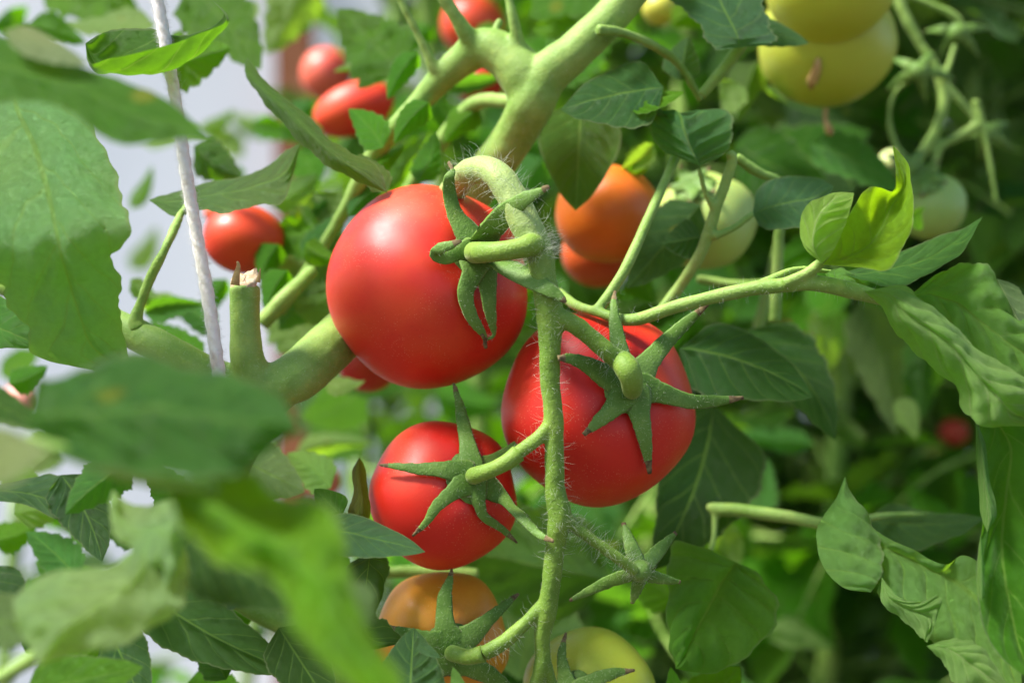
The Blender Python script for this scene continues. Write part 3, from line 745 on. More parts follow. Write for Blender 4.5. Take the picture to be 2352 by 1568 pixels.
# lobed leaf lower right
L([[{'Y': .508, 'uvr': (.56, 1.)}, (1941, 1094, .2), [(1918, 1150, .2), (1935, 1145, 0), (1955, 1140, .4)], [(1880, 1200, .2), (1940, 1190, -.2), (1998, 1195, .5)], [(1878, 1260, .1), (1950, 1240, -.3), (2022, 1235, .4)], [(1898, 1312, .1), (1965, 1290, -.2), (2026, 1285, .2)], [(1940, 1350, 0), (1985, 1335, -.1), (2020, 1325, .1)], (2000, 1360, 0)],
   [{'Y': .512, 'uvr': (0., .64)}, [(2000, 1345, .1), (1990, 1285, .1), (1992, 1205, .0)], [(2018, 1340, -.1), (2030, 1285, .1), (2040, 1236, -.1)], [(2022, 1370, -.2), (2075, 1310, .3), (2095, 1262, .1)], [(2080, 1425, -.2), (2125, 1340, .3), (2165, 1296, .1)], [(2130, 1470, -.2), (2170, 1400, .3), (2215, 1275, .1)], [(2175, 1510, -.2), (2225, 1450, .3), (2270, 1320, .2)], [(2230, 1570, 0), (2270, 1500, .3), (2330, 1450, .3)], (2350, 1620, .2)],
   [{'Y': .505, 'under': True}, (2025, 1325, .2), [(2030, 1385, .3), (2040, 1370, -.1), (2060, 1368, -.2)], [(2070, 1420, .3), (2090, 1400, -.1), (2110, 1382, -.3)], [(2120, 1465, .3), (2140, 1420, -.1), (2160, 1372, -.3)], (2130, 1475, .2)],
   [{'Y': .503, 'under': True}, (2128, 1482, .2), [(2165, 1520, .3), (2178, 1490, -.2), (2200, 1466, -.1)], [(2210, 1580, .3), (2240, 1530, -.2), (2270, 1495, 0)], (2330, 1600, .2)]],
  .51, (.17, .38, .11), ns=NS, nt_=NT_, lobe=.05, puck=.0014, wob=.0022, label='lobed pale green leaf twisting at its edges')
A((1990, 1195), (2260, 1190), 42, .60, (.055, .16, .075), tl=1, tr=-.6, bow=14, lobe=.05, n=9, wr=52)
# veined leaf lower centre right
L([[(1690, 1290, 2.2), [(1560, 1245, 2.4), (1660, 1330, 1.4), (1745, 1325, 1.8)], [(1536, 1300, 1.8), (1640, 1370, .8), (1784, 1390, 1.4)], [(1538, 1390, 1.1), (1610, 1425, .1), (1765, 1455, .7)], [(1540, 1480, .4), (1585, 1475, -.4), (1690, 1520, .0)], [(1552, 1520, .0), (1570, 1510, -.6), (1620, 1545, -.3)], (1552, 1535, -.6)]],
  .532, (.15, .38, .05), tilt=0, ns=NS, nt_=NT_, lobe=.03, puck=.0032, wob=.001)
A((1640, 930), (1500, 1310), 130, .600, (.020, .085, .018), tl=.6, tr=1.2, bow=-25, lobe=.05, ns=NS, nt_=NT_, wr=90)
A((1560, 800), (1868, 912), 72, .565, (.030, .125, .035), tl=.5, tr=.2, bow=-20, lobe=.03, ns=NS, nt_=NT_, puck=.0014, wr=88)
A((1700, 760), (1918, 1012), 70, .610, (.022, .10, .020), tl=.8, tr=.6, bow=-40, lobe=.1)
# in front of the lower tomatoes
A((728, 1212), (977, 1267), 42, .498, (.075, .20, .105), tl=.3, tr=-.2, bow=-3, lobe=.02, ns=NS, nt_=NT_, wr=45)
L([[(825, 1050, 0), [(808, 1085, 0), (822, 1085, -.3), (838, 1075, .4)], [(812, 1130, 0), (828, 1130, -.3), (845, 1130, .4)], [(800, 1180, 0), (828, 1180, -.3), (850, 1185, .4)], (815, 1240, .3)]], .525, (.16, .17, .03), lobe=.02, ns=NS, nt_=NT_, label='narrow brownish leaf tip')
A((785, 1185), (722, 1122), 34, .515, (.06, .22, .025), tl=.3, tr=.3, lobe=.02)
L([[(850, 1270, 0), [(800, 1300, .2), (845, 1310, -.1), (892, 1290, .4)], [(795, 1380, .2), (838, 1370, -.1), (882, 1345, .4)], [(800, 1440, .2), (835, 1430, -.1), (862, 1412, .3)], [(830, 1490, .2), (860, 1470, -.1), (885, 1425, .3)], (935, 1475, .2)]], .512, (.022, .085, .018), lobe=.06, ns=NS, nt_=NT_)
A((940, 1620), (950, 1440), 70, .490, (.055, .16, .075), tl=.3, tr=.3, lobe=.03, ns=NS, nt_=NT_)
A((960, 1480), (1012, 1510), 12, .488, (.07, .18, .09), lobe=.02)
A((1070, 1640), (1040, 1530), 22, .480, (.12, .30, .06), lobe=.02)
for b, t_, wd, Y, c in (((300, 1060), (150, 1180), 50, .47, BL), ((420, 1180), (330, 1060), 44, .50, MD), ((560, 1450), (470, 1330), 48, .56, MD), ((180, 1330), (60, 1220), 46, .56, BL), ((60, 1500), (150, 1380), 44, .55, MD),
    ((430, 1568), (600, 1620), 60, .55, MD), ((80, 1290), (250, 1330), 34, .60, MD), ((520, 1560), (430, 1440), 40, .54, DK), ((760, 1120), (660, 1040), 40, .58, PL), ((700, 1240), (820, 1330), 46, .56, MD), ((-20, 1240), (90, 1200), 36, .62, LM),
    ((30, 1180), (180, 1120), 40, .58, PL), ((230, 1240), (120, 1150), 44, .60, MD), ((0, 1050), (110, 1130), 36, .56, LM), ((330, 1240), (210, 1180), 40, .57, DK), ((40, 1400), (180, 1300), 44, .60, MD), ((20, 880), (110, 840), 30, .60, MD), ((130, 1540), (230, 1470), 40, .52, LM),
    ((470, 830), (340, 770), 36, .60, MD), ((500, 760), (380, 690), 30, .64, BL), ((450, 720), (330, 705), 20, .70, PL), ((520, 640), (470, 740), 24, .66, MD), ((640, 560), (600, 650), 30, .62, MD), ((760, 640), (640, 760), 50, .64, BL), ((300, 480), (350, 380), 16, .8, PL),
    ((985, 235), (905, 330), 28, .575, MD), ((870, 430), (800, 500), 30, .60, BL), ((1100, 250), (1020, 330), 30, .62, LM), ((960, 120), (890, 230), 26, .60, MD), ((700, 560), (780, 600), 26, .60, LM), ((660, 620), (610, 720), 30, .60, MD), ((300, 640), (380, 700), 20, .62, PL), ((1180, 420), (1120, 500), 22, .66, MD),
    ((620, 470), (730, 400), 34, .66, PL), ((740, 330), (640, 290), 30, .70, MD), ((760, 450), (680, 540), 34, .66, MD), ((720, 230), (650, 330), 26, .78, BL), ((1000, 240), (1090, 300), 26, .66, MD), ((1150, 60), (1060, 130), 20, .72, LM), ((990, 60), (930, 130), 26, .74, MD),
    ((700, 600), (790, 480), 34, .62, BL), ((680, 720), (790, 650), 40, .63, PL), ((880, 340), (800, 250), 36, .58, MD), ((830, 400), (930, 330), 22, .59, LM), ((960, 420), (1000, 300), 30, .60, MD), ((460, 300), (540, 250), 18, .9, PL)):
    A(b, t_, wd, Y, c, tl=.6, tr=.3, lobe=.12, dt=.6, bow=8)
# bottom left, sharp
L([[(-60, 1130, .4), [(-20, 1150, 0), (0, 1125, .1), (40, 1100, .4)], [(60, 1160, 0), (80, 1135, 0), (120, 1090, .4)], [(120, 1190, 0), (135, 1160, .1), (150, 1110, .5)], (150, 1200, .5)]], .535, (.06, .15, .075), ns=NS, nt_=NT_, lobe=.02)
A((140, 1090), (235, 1290), 62, .525, (.045, .125, .06), tl=.3, tr=.3, bow=-14, lobe=.07, ns=NS, nt_=NT_, puck=.0014)
A((300, 1330), (690, 1545), 74, .525, (.05, .155, .045), tl=-.3, tr=.6, bow=20, lobe=.05, ns=NS, nt_=NT_, puck=.0012)
A((640, 1440), (770, 1640), 66, .505, (.045, .13, .035), tl=.3, tr=.3, lobe=.04, ns=NS, nt_=NT_)
A((240, 1420), (340, 1640), 62, .53, (.04, .135, .055), tl=.5, tr=.3, lobe=.04)
A((-30, 1300), (40, 1470), 62, .545, (.035, .11, .05), tl=.5, tr=.3, lobe=.04)
A((580, 1340), (520, 1400), 22, .52, (.06, .15, .09))
A((560, 1060), (700, 1130), 60, .56, (.16, .28, .15), lobe=.08, tl=.6)
# behind T3 / T4, big pale leaf
A((1400, 1330), (880, 1220), 120, .635, (.12, .27, .075), tl=1.5, tr=-1., lobe=.08, ns=NS, nt_=NT_, puck=.003, wob=.003)
A((1190, 1560), (1270, 1250), 110, .66, (.13, .27, .11), lobe=.08)
# bright leaf low right corner and small ones
A((1600, 1640), (1700, 1530), 60, .56, LM, lobe=.04); A((1560, 1640), (1540, 1530), 22, .54, MD)
A((1560, 1380), (1430, 1290), 50, .63, LM, tl=.5)

lower_paths = [[(500, 1330, 38, 1), (560, 1370, 38, .8), (620, 1405, 37, .5), (700, 1450, 38, .3), (800, 1560, 38, .2), (860, 1680, 38, .2)]]
stems('lower_branch', lower_paths, .545, M_STEM, plant, .0009, 8)
leafstalk = [
    [(1285, 670, 10, 6), (1320, 700, 12, 4), (1370, 716, 12, 3), (1450, 735, 15, 2.2), (1560, 702, 16, 1.4), (1700, 668, 17, .8), (1800, 655, 18, .4), (1870, 650, 19, .2), (1960, 668, 20, .4), (2040, 690, 15, 1.0), (2110, 712, 8, 1.6)],
    [(1800, 652, 15, .2), (1850, 630, 13, 0), (1880, 608, 13, 0), (1895, 595, 9, 0)],
    [(1730, 662, 12, .8), (1800, 628, 9, 1.), (1850, 618, 8, 1.4), (1935, 628, 5, 1.9)],
    [(1370, 714, 13, 3), (1400, 675, 13, 3.2), (1440, 610, 13, 3.4), (1490, 500, 12, 4.4), (1550, 365, 11, 6.2), (1570, 310, 9, 7.)],
]
stems('leaf_stalk', leafstalk, .502, M_STEM, plant, .0006, 4)
hairs('stalk_hair', [leafstalk[0][3:]], .502, plant, 260, (.001, .0035), .000025, 7, .5)
ls2 = [
    [(1510, 720, 13, 6), (1560, 660, 14, 6), (1610, 580, 14, 5.4), (1645, 480, 14, 5), (1682, 370, 12, 4.6), (1672, 350, 9, 4.4)],
    [(1645, 490, 10, 5), (1620, 440, 8, 4.6), (1606, 385, 7, 4.2)],
    [(1640, 545, 9, 5), (1690, 520, 8, 5), (1730, 490, 8, 5)],
    [(1690, 360, 12, 6), (1740, 395, 12, 6.2), (1790, 415, 10, 6.5), (1850, 440, 7, 6.8)],
    [(1610, 220, 13, 7), (1660, 160, 14, 6.8), (1720, 80, 15, 6.6), (1740, 20, 14, 6.5)],
    [(1372, 70, 14, 4.4), (1425, 74, 11, 5), (1500, 105, 11, 6), (1560, 150, 10, 7), (1610, 230, 9, 8)],
    [(1520, 1150, 16, 10), (1600, 1160, 16, 9.4), (1640, 1168, 16, 9), (1700, 1172, 16, 8.6), (1800, 1185, 15, 8), (1900, 1202, 14, 7.6), (1990, 1190, 10, 8.2), (2060, 1182, 8, 9.2), (2140, 1180, 3, 9.6)],
    [(1642, 1165, 9, 9), (1640, 1230, 8, 8.6), (1630, 1270, 8, 8)],
    [(1780, 740, 14, 9), (1785, 640, 14, 9), (1790, 520, 12, 9)],
    [(1600, 640, 10, 11), (1700, 655, 12, 11), (1780, 650, 12, 11)],
    [(930, 450, 17, 14), (1000, 345, 19, 13), (1060, 265, 20, 12), (1110, 232, 18, 11), (1190, 235, 16, 9)],
    [(880, 1315, 14, 9), (960, 1312, 15, 9), (1100, 1318, 14, 9)],
    [(600, 745, 20, 8), (660, 680, 20, 8), (720, 620, 16, 9)],
]
for q in (ls2[:5], ls2[5:6], ls2[6:8], ls2[8:10], ls2[10:11], ls2[11:12], ls2[12:13]):
    stems('side_stalk', q, .51, M_STEM, plant, .0009, 4)

# ================================================================= blurred plant close to the lens
near = empty('tomato_plant', (P(-500, 0, .34).x, .34, 0), 'blurred leaves of a nearer tomato plant along the left and lower left', 'plant')
N_ = lambda *a, **k: leaf(near, *a, **k)
NA = lambda *a, **k: auto(near, *a, **k)
N_([[(-160, 150, 0), [(-60, 60, .5), (-40, 150, 0), (-40, 225, 0)], [(100, 125, .6), (100, 185, -.1), (100, 235, 0)], [(200, 152, .6), (195, 210, -.2), (175, 268, 0)], [(300, 190, .5), (290, 260, -.2), (250, 322, 0)], [(400, 242, .4), (375, 285, -.1), (340, 328, 0)], [(450, 285, .2), (430, 300, 0), (410, 318, 0)], (500, 326, 0)]],
   .375, (.060, .225, .008), lobe=.03, puck=.001, label='long dark green blurred leaf pointing right')
NA((10, 70), (205, 150), 30, .385, (.30, .36, .26), tl=.4, tr=-.4, lobe=.02, under=True)
N_([[(60, 960, 0), [(110, 870, .6), (120, 960, 0), (130, 1040, .2)], [(200, 812, .6), (220, 950, -.3), (230, 1075, .2)], [(330, 822, .6), (340, 950, -.3), (350, 1090, .2)], [(470, 850, .6), (470, 960, -.3), (470, 1095, .2)], [(600, 880, .4), (590, 980, -.1), (560, 1075, .2)], (690, 985, .2)]],
   .33, (.05, .19, .035), lobe=.04, puck=.002, wob=.004)
N_([[(380, 1110, 0), [(470, 1080, .5), (440, 1160, 0), (420, 1190, .2)], [(580, 1090, .5), (540, 1200, -.4), (500, 1290, .1)], [(720, 1160, .5), (640, 1260, -.4), (600, 1320, .1)], [(790, 1260, .4), (730, 1340, -.3), (660, 1400, .1)], [(850, 1400, .4), (780, 1440, -.2), (700, 1480, .1)], [(930, 1520, .2), (860, 1540, 0), (790, 1560, .1)], (900, 1680, 0)]],
   .315, (.17, .42, .012), lobe=.07, puck=.003, wob=.007, label='bright lime green blurred leaf')
N_([[(430, 1240, .5), [(400, 1150, .6), (350, 1230, 0), (270, 1290, .2)], [(430, 1260, .6), (320, 1310, -.2), (160, 1330, .2)], [(420, 1380, .6), (250, 1370, -.2), (70, 1350, .2)], [(300, 1470, .5), (170, 1430, -.1), (50, 1400, .2)], [(140, 1510, .3), (110, 1490, 0), (60, 1470, .2)], (90, 1530, 0)]],
   .385, (.34, .54, .24), lobe=.06, puck=.001, wob=.004)
N_([[(250, 1150, .2), [(262, 1120, .2), (262, 1160, 0), (250, 1200, .1)], [(300, 1150, .4), (290, 1210, 0), (260, 1230, .1)], [(400, 1160, .4), (370, 1220, -.2), (300, 1260, .1)], [(440, 1230, .5), (400, 1300, 0), (330, 1290, .1)], (380, 1350, .4)]], .395, (.34, .54, .24), lobe=.06, wob=.005)
NA((420, 1240), (690, 1390), 85, .41, (.028, .10, .025), lobe=.05, tl=.5)
NA((-60, 1050), (115, 1035), 62, .30, (.30, .38, .26), lobe=.02, under=True)
NA((-80, 890), (112, 990), 36, .42, (.04, .14, .02), lobe=.05)
NA((60, 1590), (330, 1530), 60, .45, (.09, .28, .015), lobe=.05)
NA((-40, 1420), (110, 1440), 60, .40, (.16, .28, .13), lobe=.05)
NA((860, 1420), (700, 1350), 60, .36, (.15, .28, .13), lobe=.04)
for q, y in (([(60, 1010, 16), (160, 1040, 17), (280, 1085, 17), (400, 1110, 16), (500, 1120, 12)], .33), ([(-60, 1590, 18), (20, 1545, 17), (90, 1500, 16), (160, 1450, 12)], .385),
             ([(-100, 1600, 12), (-60, 1590, 12), (-20, 1570, 10)], .45)):
    stems('leaf_stalk', [q], y, M_STEM, near, None)

# ================================================================= the plant just behind
mid = empty('tomato_plant', (P(1750, 0, .72).x, .72, 0), 'second tomato plant just behind, bearing the orange and yellow green fruits', 'plant')
B_ = lambda *a, **k: leaf(mid, *a, **k)
BA = lambda b, t, w, Y, c, **k: auto(mid, b, t, w, Y, c, **{**dict(ns=30, nt_=16, wob=.003, puck=.001, lobe=.12), **k})
rnd = random.Random(4)
LIST = [
 ((1500, 330), (1425, 390), 20, .62, PL), ((1440, 400), (1500, 350), 14, .62, MD),
 ((330, 330), (470, 300), 22, 1.1, PL), ((560, 360), (450, 300), 26, 1.2, PL), ((640, 300), (520, 260), 24, 1.2, PL), ((300, 620), (360, 520), 24, 1.2, PL), ((0, 860), (90, 800), 30, .8, LM), ((130, 1000), (40, 1080), 40, .8, PL), ((90, 1160), (190, 1230), 40, .8, MD), ((20, 20), (60, 90), 40, .8, MD), ((560, 420), (480, 380), 30, .8, MD),
 ((90, -40), (330, 40), 60, .74, LM), ((360, 60), (130, 55), 26, .70, PL), ((60, 60), (200, 100), 30, .68, MD), ((430, -40), (600, 160), 75, .66, (.09, .27, .02)), ((360, 150), (530, 110), 60, .60, LM),
 ((700, -60), (610, 125), 60, .80, PL), ((540, 0), (570, 70), 40, .74, PL), ((915, 172), (775, 20), 70, .66, (.10, .29, .02)), ((885, 172), (765, 165), 13, .66, PL), ((1000, 190), (1160, 175), 22, .66, BL),
 ((445, 335), (560, 410), 40, .62, (.05, .18, .02)), ((735, 520), (615, 540), 55, .64, (.11, .32, .01)), ((760, 590), (590, 660), 46, .64, PL), ((720, 440), (760, 540), 50, .66, PL), ((580, 280), (700, 330), 24, .80, MD),
 ((680, 340), (720, 440), 40, .70, MD), ((760, 290), (860, 290), 34, .76, PL), ((890, 440), (990, 300), 42, .70, (.11, .31, .02)), ((1030, 330), (940, 400), 40, .82, PL), ((800, 300), (880, 440), 44, .74, BL),
 ((1380, -60), (1215, 40), 60, .66, (.09, .28, .02)), ((1400, 20), (1220, 70), 50, .68, LM), ((1350, 60), (1240, 200), 60, .72, MD), ((1400, 120), (1300, 90), 40, .74, (.10, .3, .02)), ((1620, 20), (1540, 60), 40, .70, (.15, .33, .01)),
 ((1690, 260), (1650, 180), 30, .66, PL), ((1740, 140), (1690, 280), 40, .68, (.12, .22, .06)), ((1760, 200), (1815, 240), 10, .66, PL), ((1690, 330), (1900, 420), 75, .70, DK), ((1720, 400), (2000, 300), 85, .74, DK), ((1860, 330), (2065, 440), 48, .66, BL),
 ((1800, 240), (1960, 300), 60, .80, XD), ((1960, 440), (1900, 380), 60, .72, XD), ((2110, 530), (2125, 475), 16, .62, LM), ((1920, 700), (1905, 850), 44, .80, PL), ((1975, 690), (2060, 1000), 56, .74, (.13, .22, .08)), ((2130, 760), (2120, 960), 60, .80, DK),
 ((2040, 920), (2105, 1010), 28, .74, PL), ((1870, 1020), (1660, 1000), 26, .80, BL), ((1720, 1180), (1760, 1050), 48, .74, BL), ((1640, 1210), (1690, 1310), 34, .70, PL), ((1760, 1440), (1915, 1490), 30, .82, PL),
 ((840, 890), (690, 960), 60, .80, LM), ((820, 960), (700, 1060), 60, .86, (.09, .26, .02)), ((680, 1040), (860, 1020), 26, .74, PL), ((740, 870), (840, 872), 14, .62, PL), ((1000, 900), (1140, 930), 50, .90, MD), ((330, 720), (470, 700), 24, .62, BL), ((320, 700), (480, 740), 22, .66, PL),
 ((420, 820), (330, 740), 40, .64, MD), ((1050, 1180), (1180, 1300), 60, .78, MD), ((1640, 1120), (1720, 1180), 30, .72, DK), ((1210, 1130), (1150, 1220), 40, .84, DK), ((2000, 150), (2120, 320), 60, .95, MD), ((1440, 760), (1600, 700), 30, .62, DK), ((1440, 640), (1500, 700), 30, .64, MD),
 ((1420, 440), (1440, 560), 30, .66, MD), ((660, 700), (740, 860), 70, .70, PL), ((800, 820), (930, 900), 44, .74, DK), ((1120, 240), (1180, 330), 30, .86, BL), ((1500, 340), (1440, 420), 26, .68, PL), ((1560, 400), (1610, 470), 22, .70, LM),
 ((1900, 560), (1780, 620), 30, .70, MD), ((2290, 420), (2360, 560), 60, .9, BL), ((1250, 360), (1190, 470), 40, .74, BL), ((1300, 640), (1220, 700), 30, .66, BL),
]
for b, t, wd, Y, c in LIST:
    BA(b, t, wd, Y, c, tl=rnd.uniform(-.8, 1.4), tr=rnd.uniform(-.8, 1.4), dt=rnd.uniform(-1, 1.5), bow=rnd.uniform(-16, 16), under=(c == PL))
vine = [
 [[(2050, -40, 13), (2080, 40, 13), (2125, 120, 12), (2180, 205, 11), (2250, 285, 9)], [(2125, 120, 12), (2150, 160, 13), (2168, 230, 13), (2150, 300, 14), (2110, 365, 13), (2105, 400, 12)], [(2060, -20, 8), (2130, 8, 9), (2190, 38, 11), (2215, 70, 10)],
  [(2195, 100, 8), (2180, 150, 7), (2165, 200, 6)], [(2110, 150, 14), (2090, 180, 10), (2055, 215, 6), (2042, 270, 7), (2055, 330, 8), (2085, 370, 9)], [(2250, 285, 12), (2200, 315, 12), (2160, 340, 10), (2135, 420, 14)]],
 [[(1700, 430, 8), (1710, 500, 8), (1700, 560, 8)]], [[(2240, 230, 12), (2265, 330, 8), (2290, 470, 6)]],
]
for q in vine: stems('fruit_stalk', q, .70, M_STEM, mid, .0012, 4)
stems('main_stem', [[(1790, 560, 12), (1770, 640, 13), (1755, 700, 13), (1735, 780, 13)]], .66, M_STEM, mid, None)
for (u, v, Y, sc_) in ((2110, 165, .69, 1.2), (2200, 75, .70, 1.1), (2085, 385, .68, 1.1), (2265, 305, .71, 1.)):
    c0 = P(u, v, Y + .012)
    h = fin('empty_calyx', *tube_geo([(P(u, v, Y) + Vector((0, -.003, 0)), .003), (P(u, v, Y), .005), (P(u, v, Y) + Vector((0, .005, 0)), .002)], 14)[:2], M_SEPAL, mid)
    for k in range(5):
        a = k * 1.257 + u; rr = 70 * sc_
        sepal(h, c0, .012, [(u, v, 0, 1), (u + .5 * rr * math.cos(a), v + .35 * rr * math.sin(a), 1, .7), (u + rr * math.cos(a), v + .75 * rr * math.sin(a) + 12, -2, .15)], .0034, .05)

def sep5(u, v, r, n=5, ph=0., asp=.8):
    out = []
    for k in range(n):
        a = ph + k * 6.283 / n
        out.append([(u + .12 * r * math.cos(a), v + .12 * r * math.sin(a) * asp, .5, 1), (u + .55 * r * math.cos(a), v + .5 * r * math.sin(a) * asp, 2, .6), (u + r * math.cos(a + .15), v + r * math.sin(a + .15) * asp, 4, .12)])
    return out
G = dict(lowres=True, axis=(.1, .3, .9))
tomato(1394, 492, 121, .63, (.60, .125, .008), 'orange tomato behind a hanging leaf, right of the sharp truss', **{**G, 'axis': (0, .2, 1)}, lobe=.02, dimple=.02)
tomato(1372, 582, 84, .67, (.50, .055, .008), 'red orange tomato tucked under the orange one', **G)
tomato(1622, 508, 116, .645, (.32, .42, .10), 'pale green tomato with a bright highlight behind small leaves', cu=(1590, 420), w0=.004, lowres=True, lobe=.03, sep=sep5(1590, 420, 60, 5, .3))
tomato(1905, -40, 148, .640, (.38, .42, .03), 'yellow tomato cut by the top edge, upper one of the yellow pair', **G, lobe=.03)
yt, yc, yr = tomato(1897, 98, 156, .672, (.36, .40, .035), 'yellow tomato with a brown scar, lower one of the yellow pair', **G, lobe=.03)
yo = lambda p: onball(yc, yr, p[0], p[1], .0002)
Vs, Fs = strip_geo([yo(p) for p in ((1880, 135), (1876, 160), (1866, 185), (1862, 205))], [Vector((0, -1, 0))] * 4, [.0012, .002, .0026, .001], .0006, 8, 0)
fin('scar', Vs, Fs, M_CORK, yt)
Vs, Fs, _ = tube_geo([(P(1897, 250, .668), .0012), (P(1896, 275, .666), .001), (P(1905, 300, .666), .0022), (P(1908, 312, .666), .0008)], 8)
fin('blossom_remnant', Vs, Fs, M_CORK, yt)
tomato(2138, 474, 80, .685, (.25, .37, .08), 'small round green tomato behind the cup shaped leaf', cu=(2120, 410), w0=.0035, lowres=True, sep=sep5(2120, 405, 60, 5, .2))
tomato(2048, 372, 30, .74, (.55, .62, .25), 'tiny pale green tomato above the cup shaped leaf', **G)
tomato(560, 550, 80, .64, (.55, .022, .008), 'red tomato behind the string below the crossing leaf', lowres=True, axis=(-1, -.1, .15), flat=1.18)
tomato(812, 250, 60, .73, (.62, .030, .012), 'blurred red tomato above the twisted narrow leaf', **{**G, 'axis': (.93, 0, .36)}, elong=1.75)
tomato(748, 170, 58, .92, (.62, .09, .06), 'soft pinkish tomato beside the brown post', **G, elong=1.15)
tomato(1085, 60, 74, .86, (.60, .045, .015), 'blurred red tomato behind the upright shoots at the top', **G)
tomato(1100, 195, 56, .80, (.45, .012, .01), 'dark red tomato seen through the stem fork', **G, flat=.7)
tomato(735, 640, 42, .66, (.48, .012, .008), 'small dark red tomato touching the left side of the largest one', **G)
tomato(845, 835, 70, .66, (.45, .012, .008), 'dark red tomato hidden below the largest one', **G)
tomato(495, 490, 26, .70, (.62, .09, .04), 'small pale red tomato right beside the string', **G)
tomato(740, 1105, 42, .74, (.60, .15, .09), 'blurred salmon tomato left of the smallest red one', **G)
tomato(1850, 735, 52, .98, (.60, .16, .10), 'far salmon tomato beside a bright gap, under the leafy right shoot', **G)
tomato(2190, 992, 34, 1.0, (.50, .03, .03), 'far small red tomato in the dark leaves at right', **G)
tomato(2143, 1045, 26, 1.0, (.42, .40, .06), 'far small yellow green tomato below the small red one', **G)
tomato(50, 925, 46, 1.0, (.62, .25, .18), 'pale pink blurred tomato by the left edge', **G)
tomato(1515, 22, 40, .72, (.45, .42, .05), 'yellow green tomato at the top behind the thick stem', **G)
tomato(1130, 1600, 50, .58, (.40, .46, .03), 'yellow green tomato peeking between the ochre one and the stalk', **G)

# ================================================================= rows of plants behind
def leaflet_local(ln, wd, rnd, ns=10, nt_=7):
    cx = rnd.uniform(-1.2, .4); fold = rnd.uniform(.0, .5); tw = rnd.uniform(-.6, .6); ph = rnd.random() * 9
    V, F, U = [], [], []
    for i in range(ns):
        s = i / (ns - 1); w_ = wd * max(prof(s), .0) * (1 + .14 * math.sin(s * 30 + ph))
        for j in range(nt_):
            t = -1 + 2 * j / (nt_ - 1)
            x = t * w_; z = abs(t) * w_ * fold + .12 * wd * math.sin(s * 14 + t * 3 + ph) * abs(t)
            a = tw * s; x, z = x * math.cos(a) - z * math.sin(a), x * math.sin(a) + z * math.cos(a)
            th = cx * s
            y = ln * (math.sin(th) / cx if abs(cx) > .05 else s); zz = ln * ((1 - math.cos(th)) / cx if abs(cx) > .05 else 0)
            V.append((x, y, z + zz)); U.append((t * .5 + .5, s))
    for i in range(ns - 1):
        for j in range(nt_ - 1):
            a = i * nt_ + j; F.append((a, a + 1, a + nt_ + 1, a + nt_))
    return np.array(V), F, U

def compound(name, seed, hi=False):
    rnd = random.Random(seed); V, F, U, MI = [], [], [], []
    Lr = rnd.uniform(.20, .28); sag = rnd.uniform(.5, 1.4)
    def rp(s): return Vector((.01 * math.sin(s * 5 + seed), Lr * s * (1 - .12 * s), -sag * Lr * .45 * s * s))
    v, f, u = tube_geo([(rp(k / 7), .0024 * (1 - .6 * k / 7)) for k in range(8)], 8, .02)
    V += v; F += f; U += u; MI += [1] * len(f)
    spots = [(1., 0, 1.)]
    for s in (.35, .55, .78): spots += [(s + rnd.uniform(-.03, .03), 1, rnd.uniform(.7, 1)), (s + rnd.uniform(-.03, .03), -1, rnd.uniform(.7, 1))]
    for s in (.45, .66): spots += [(s, rnd.choice((-1, 1)), .35)]
    for s, side, k in spots:
        v, f, u = leaflet_local(.075 * k, .024 * k, rnd)
        yaw = -side * rnd.uniform(.8, 1.25) + rnd.uniform(-.2, .2); pit = rnd.uniform(-1.0, .1); rol = rnd.uniform(-.5, .5)
        m = Matrix.Translation(rp(min(s, 1))) @ Matrix.Rotation(yaw, 4, 'Z') @ Matrix.Rotation(pit, 4, 'X') @ Matrix.Rotation(rol, 4, 'Y') @ Matrix.Translation((0, .012 * abs(side), 0))
        M3 = np.array(m); o = len(V)
        V += [tuple(M3[:3, :3] @ p + M3[:3, 3]) for p in v]; F += [tuple(x + o for x in q) for q in f]; U += u; MI += [0] * len(f)
    me = bpy.data.meshes.new(name); me.from_pydata(V, [], F)
    me.polygons.foreach_set('use_smooth', [True] * len(F)); me.polygons.foreach_set('material_index', MI)
    l = me.uv_layers.new(name='UVMap'); idx = np.empty(len(me.loops), dtype=np.int32); me.loops.foreach_get('vertex_index', idx)
    l.data.foreach_set('uv', np.array(U, dtype=np.float32)[idx].ravel())
    me.materials.append(M_LEAF); me.materials.append(M_STEM); me.update()
    return me
CM = [compound('leaf', 30 + k) for k in range(8)]
COLS = [DK, MD, MD, BL, (.08, .24, .02), (.045, .14, .03), (.07, .18, .07), XD]

def bg_plant(x, y, label, seed, nleaf=34, z0=.55, z1=1.75, cols=COLS, noleft=False, group='tomato plants in the rows behind'):
    rnd = random.Random(seed)
    root = empty('tomato_plant', (x, y, 0), label, 'plant', group)
    pts = [(Vector((x + .03 * math.sin(z * 3 + seed), y + .03 * math.cos(z * 2.3 + seed), z)), .0075) for z in np.linspace(0, z1 + .1, 12)]
    v, f, _ = tube_geo(pts, 10, .05); fin('stem', v, f, M_STEM, root)
    for k in range(nleaf):
        z = z0 + (z1 - z0) * (k + rnd.random()) / nleaf
        if noleft and math.sin(k * 2.4) > .1: rnd.random(); continue
        o = bpy.data.objects.new('leaf', rnd.choice(CM)); sc.collection.objects.link(o); o.parent = root
        a = k * 2.4 + rnd.uniform(-.5, .5)
        o.location = (.03 * math.sin(z * 3 + seed), .03 * math.cos(z * 2.3 + seed), z)
        o.rotation_euler = (rnd.uniform(-.1, .7), rnd.uniform(-.4, .4), a)
        s = rnd.uniform(.75, 1.2); o.scale = (s, s, s)
        c = rnd.choice(cols); j = rnd.uniform(.8, 1.25); o.color = (c[0] * j, c[1] * j, c[2] * j, 1)
    return root
def X(u, Y): return (u - 1176) * PX * Y
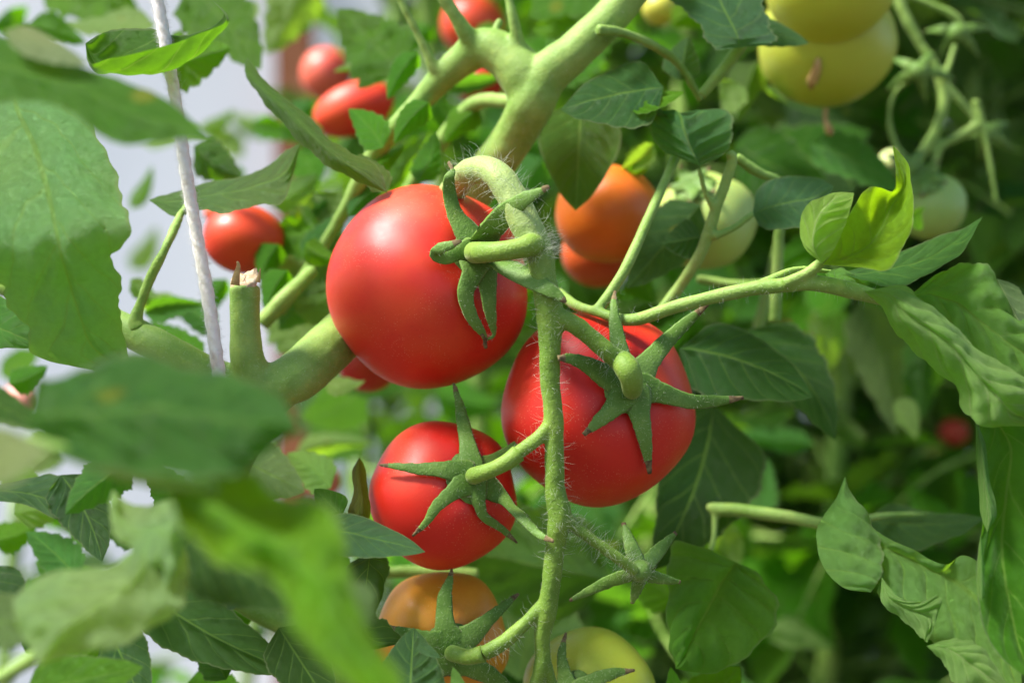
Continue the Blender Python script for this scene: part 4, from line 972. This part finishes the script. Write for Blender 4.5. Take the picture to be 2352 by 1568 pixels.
spec = [
 (1500, 1.02, 'leafy plant standing behind the orange tomato'), (1850, .98, 'leafy plant behind the cup shaped leaf'), (2200, 1.05, 'leafy plant behind the small green tomato at right'), (2480, 1.0, 'leafy plant cut by the right edge'),
 (1180, 1.15, 'leafy plant behind the thick stem fork'), (900, 1.3, 'leafy plant behind the largest red tomato'), (1350, 1.4, 'darker plant behind the right red tomato'), (1700, 1.4, 'darker plant low behind the veined leaf'), (2000, 1.45, 'darker plant deep behind the hanging pale leaves'),
 (2300, 1.4, 'darker plant deep behind the rolled leaf'), (2600, 1.5, 'darker plant deep behind the right edge'), (1550, 1.8, 'far plant in the dark middle gap'), (1900, 1.85, 'far plant in the dark right gap'), (2250, 1.9, 'far plant at the right end of the row'),
]
for k, (u, Y, lb) in enumerate(spec):
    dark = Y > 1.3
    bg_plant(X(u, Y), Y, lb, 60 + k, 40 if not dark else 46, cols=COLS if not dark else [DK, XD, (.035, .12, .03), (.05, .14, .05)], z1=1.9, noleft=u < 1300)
bg_plant(X(60, 1.35), 1.35, 'sparse plant low behind the left foreground leaves', 91, 9, .45, .86)
bg_plant(X(560, 1.5), 1.5, 'sparse plant behind the cut stub and the string', 92, 9, .45, .90)
bg_plant(X(960, 1.2), 1.2, 'plant beside the brown post behind the forked stem', 93, 24, .5, 1.45, noleft=True)

# the mass of leaves beyond the rows
rnd = random.Random(8); V = []; F = []; U = []
for k in range(5200):
    x = rnd.uniform(.0, 2.6) if k % 9 else rnd.uniform(-.25, .1); y = rnd.uniform(1.95, 2.42); z = rnd.uniform(.1, 2.1)
    v, f, u = leaflet_local(rnd.uniform(.06, .11), rnd.uniform(.02, .034), rnd, 4, 3)
    m = np.array(Matrix.Translation((x, y, z)) @ Quaternion((rnd.gauss(0, 1), rnd.gauss(0, 1), rnd.gauss(0, 1), rnd.gauss(0, 1))).normalized().to_matrix().to_4x4())
    o = len(V); V += [tuple(m[:3, :3] @ p + m[:3, 3]) for p in v]; F += [tuple(i + o for i in q) for q in f]; U += u
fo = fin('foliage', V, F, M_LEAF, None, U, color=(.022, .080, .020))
tag(fo, 'dark mass of tomato leaves far behind at right', 'foliage', kind='stuff')
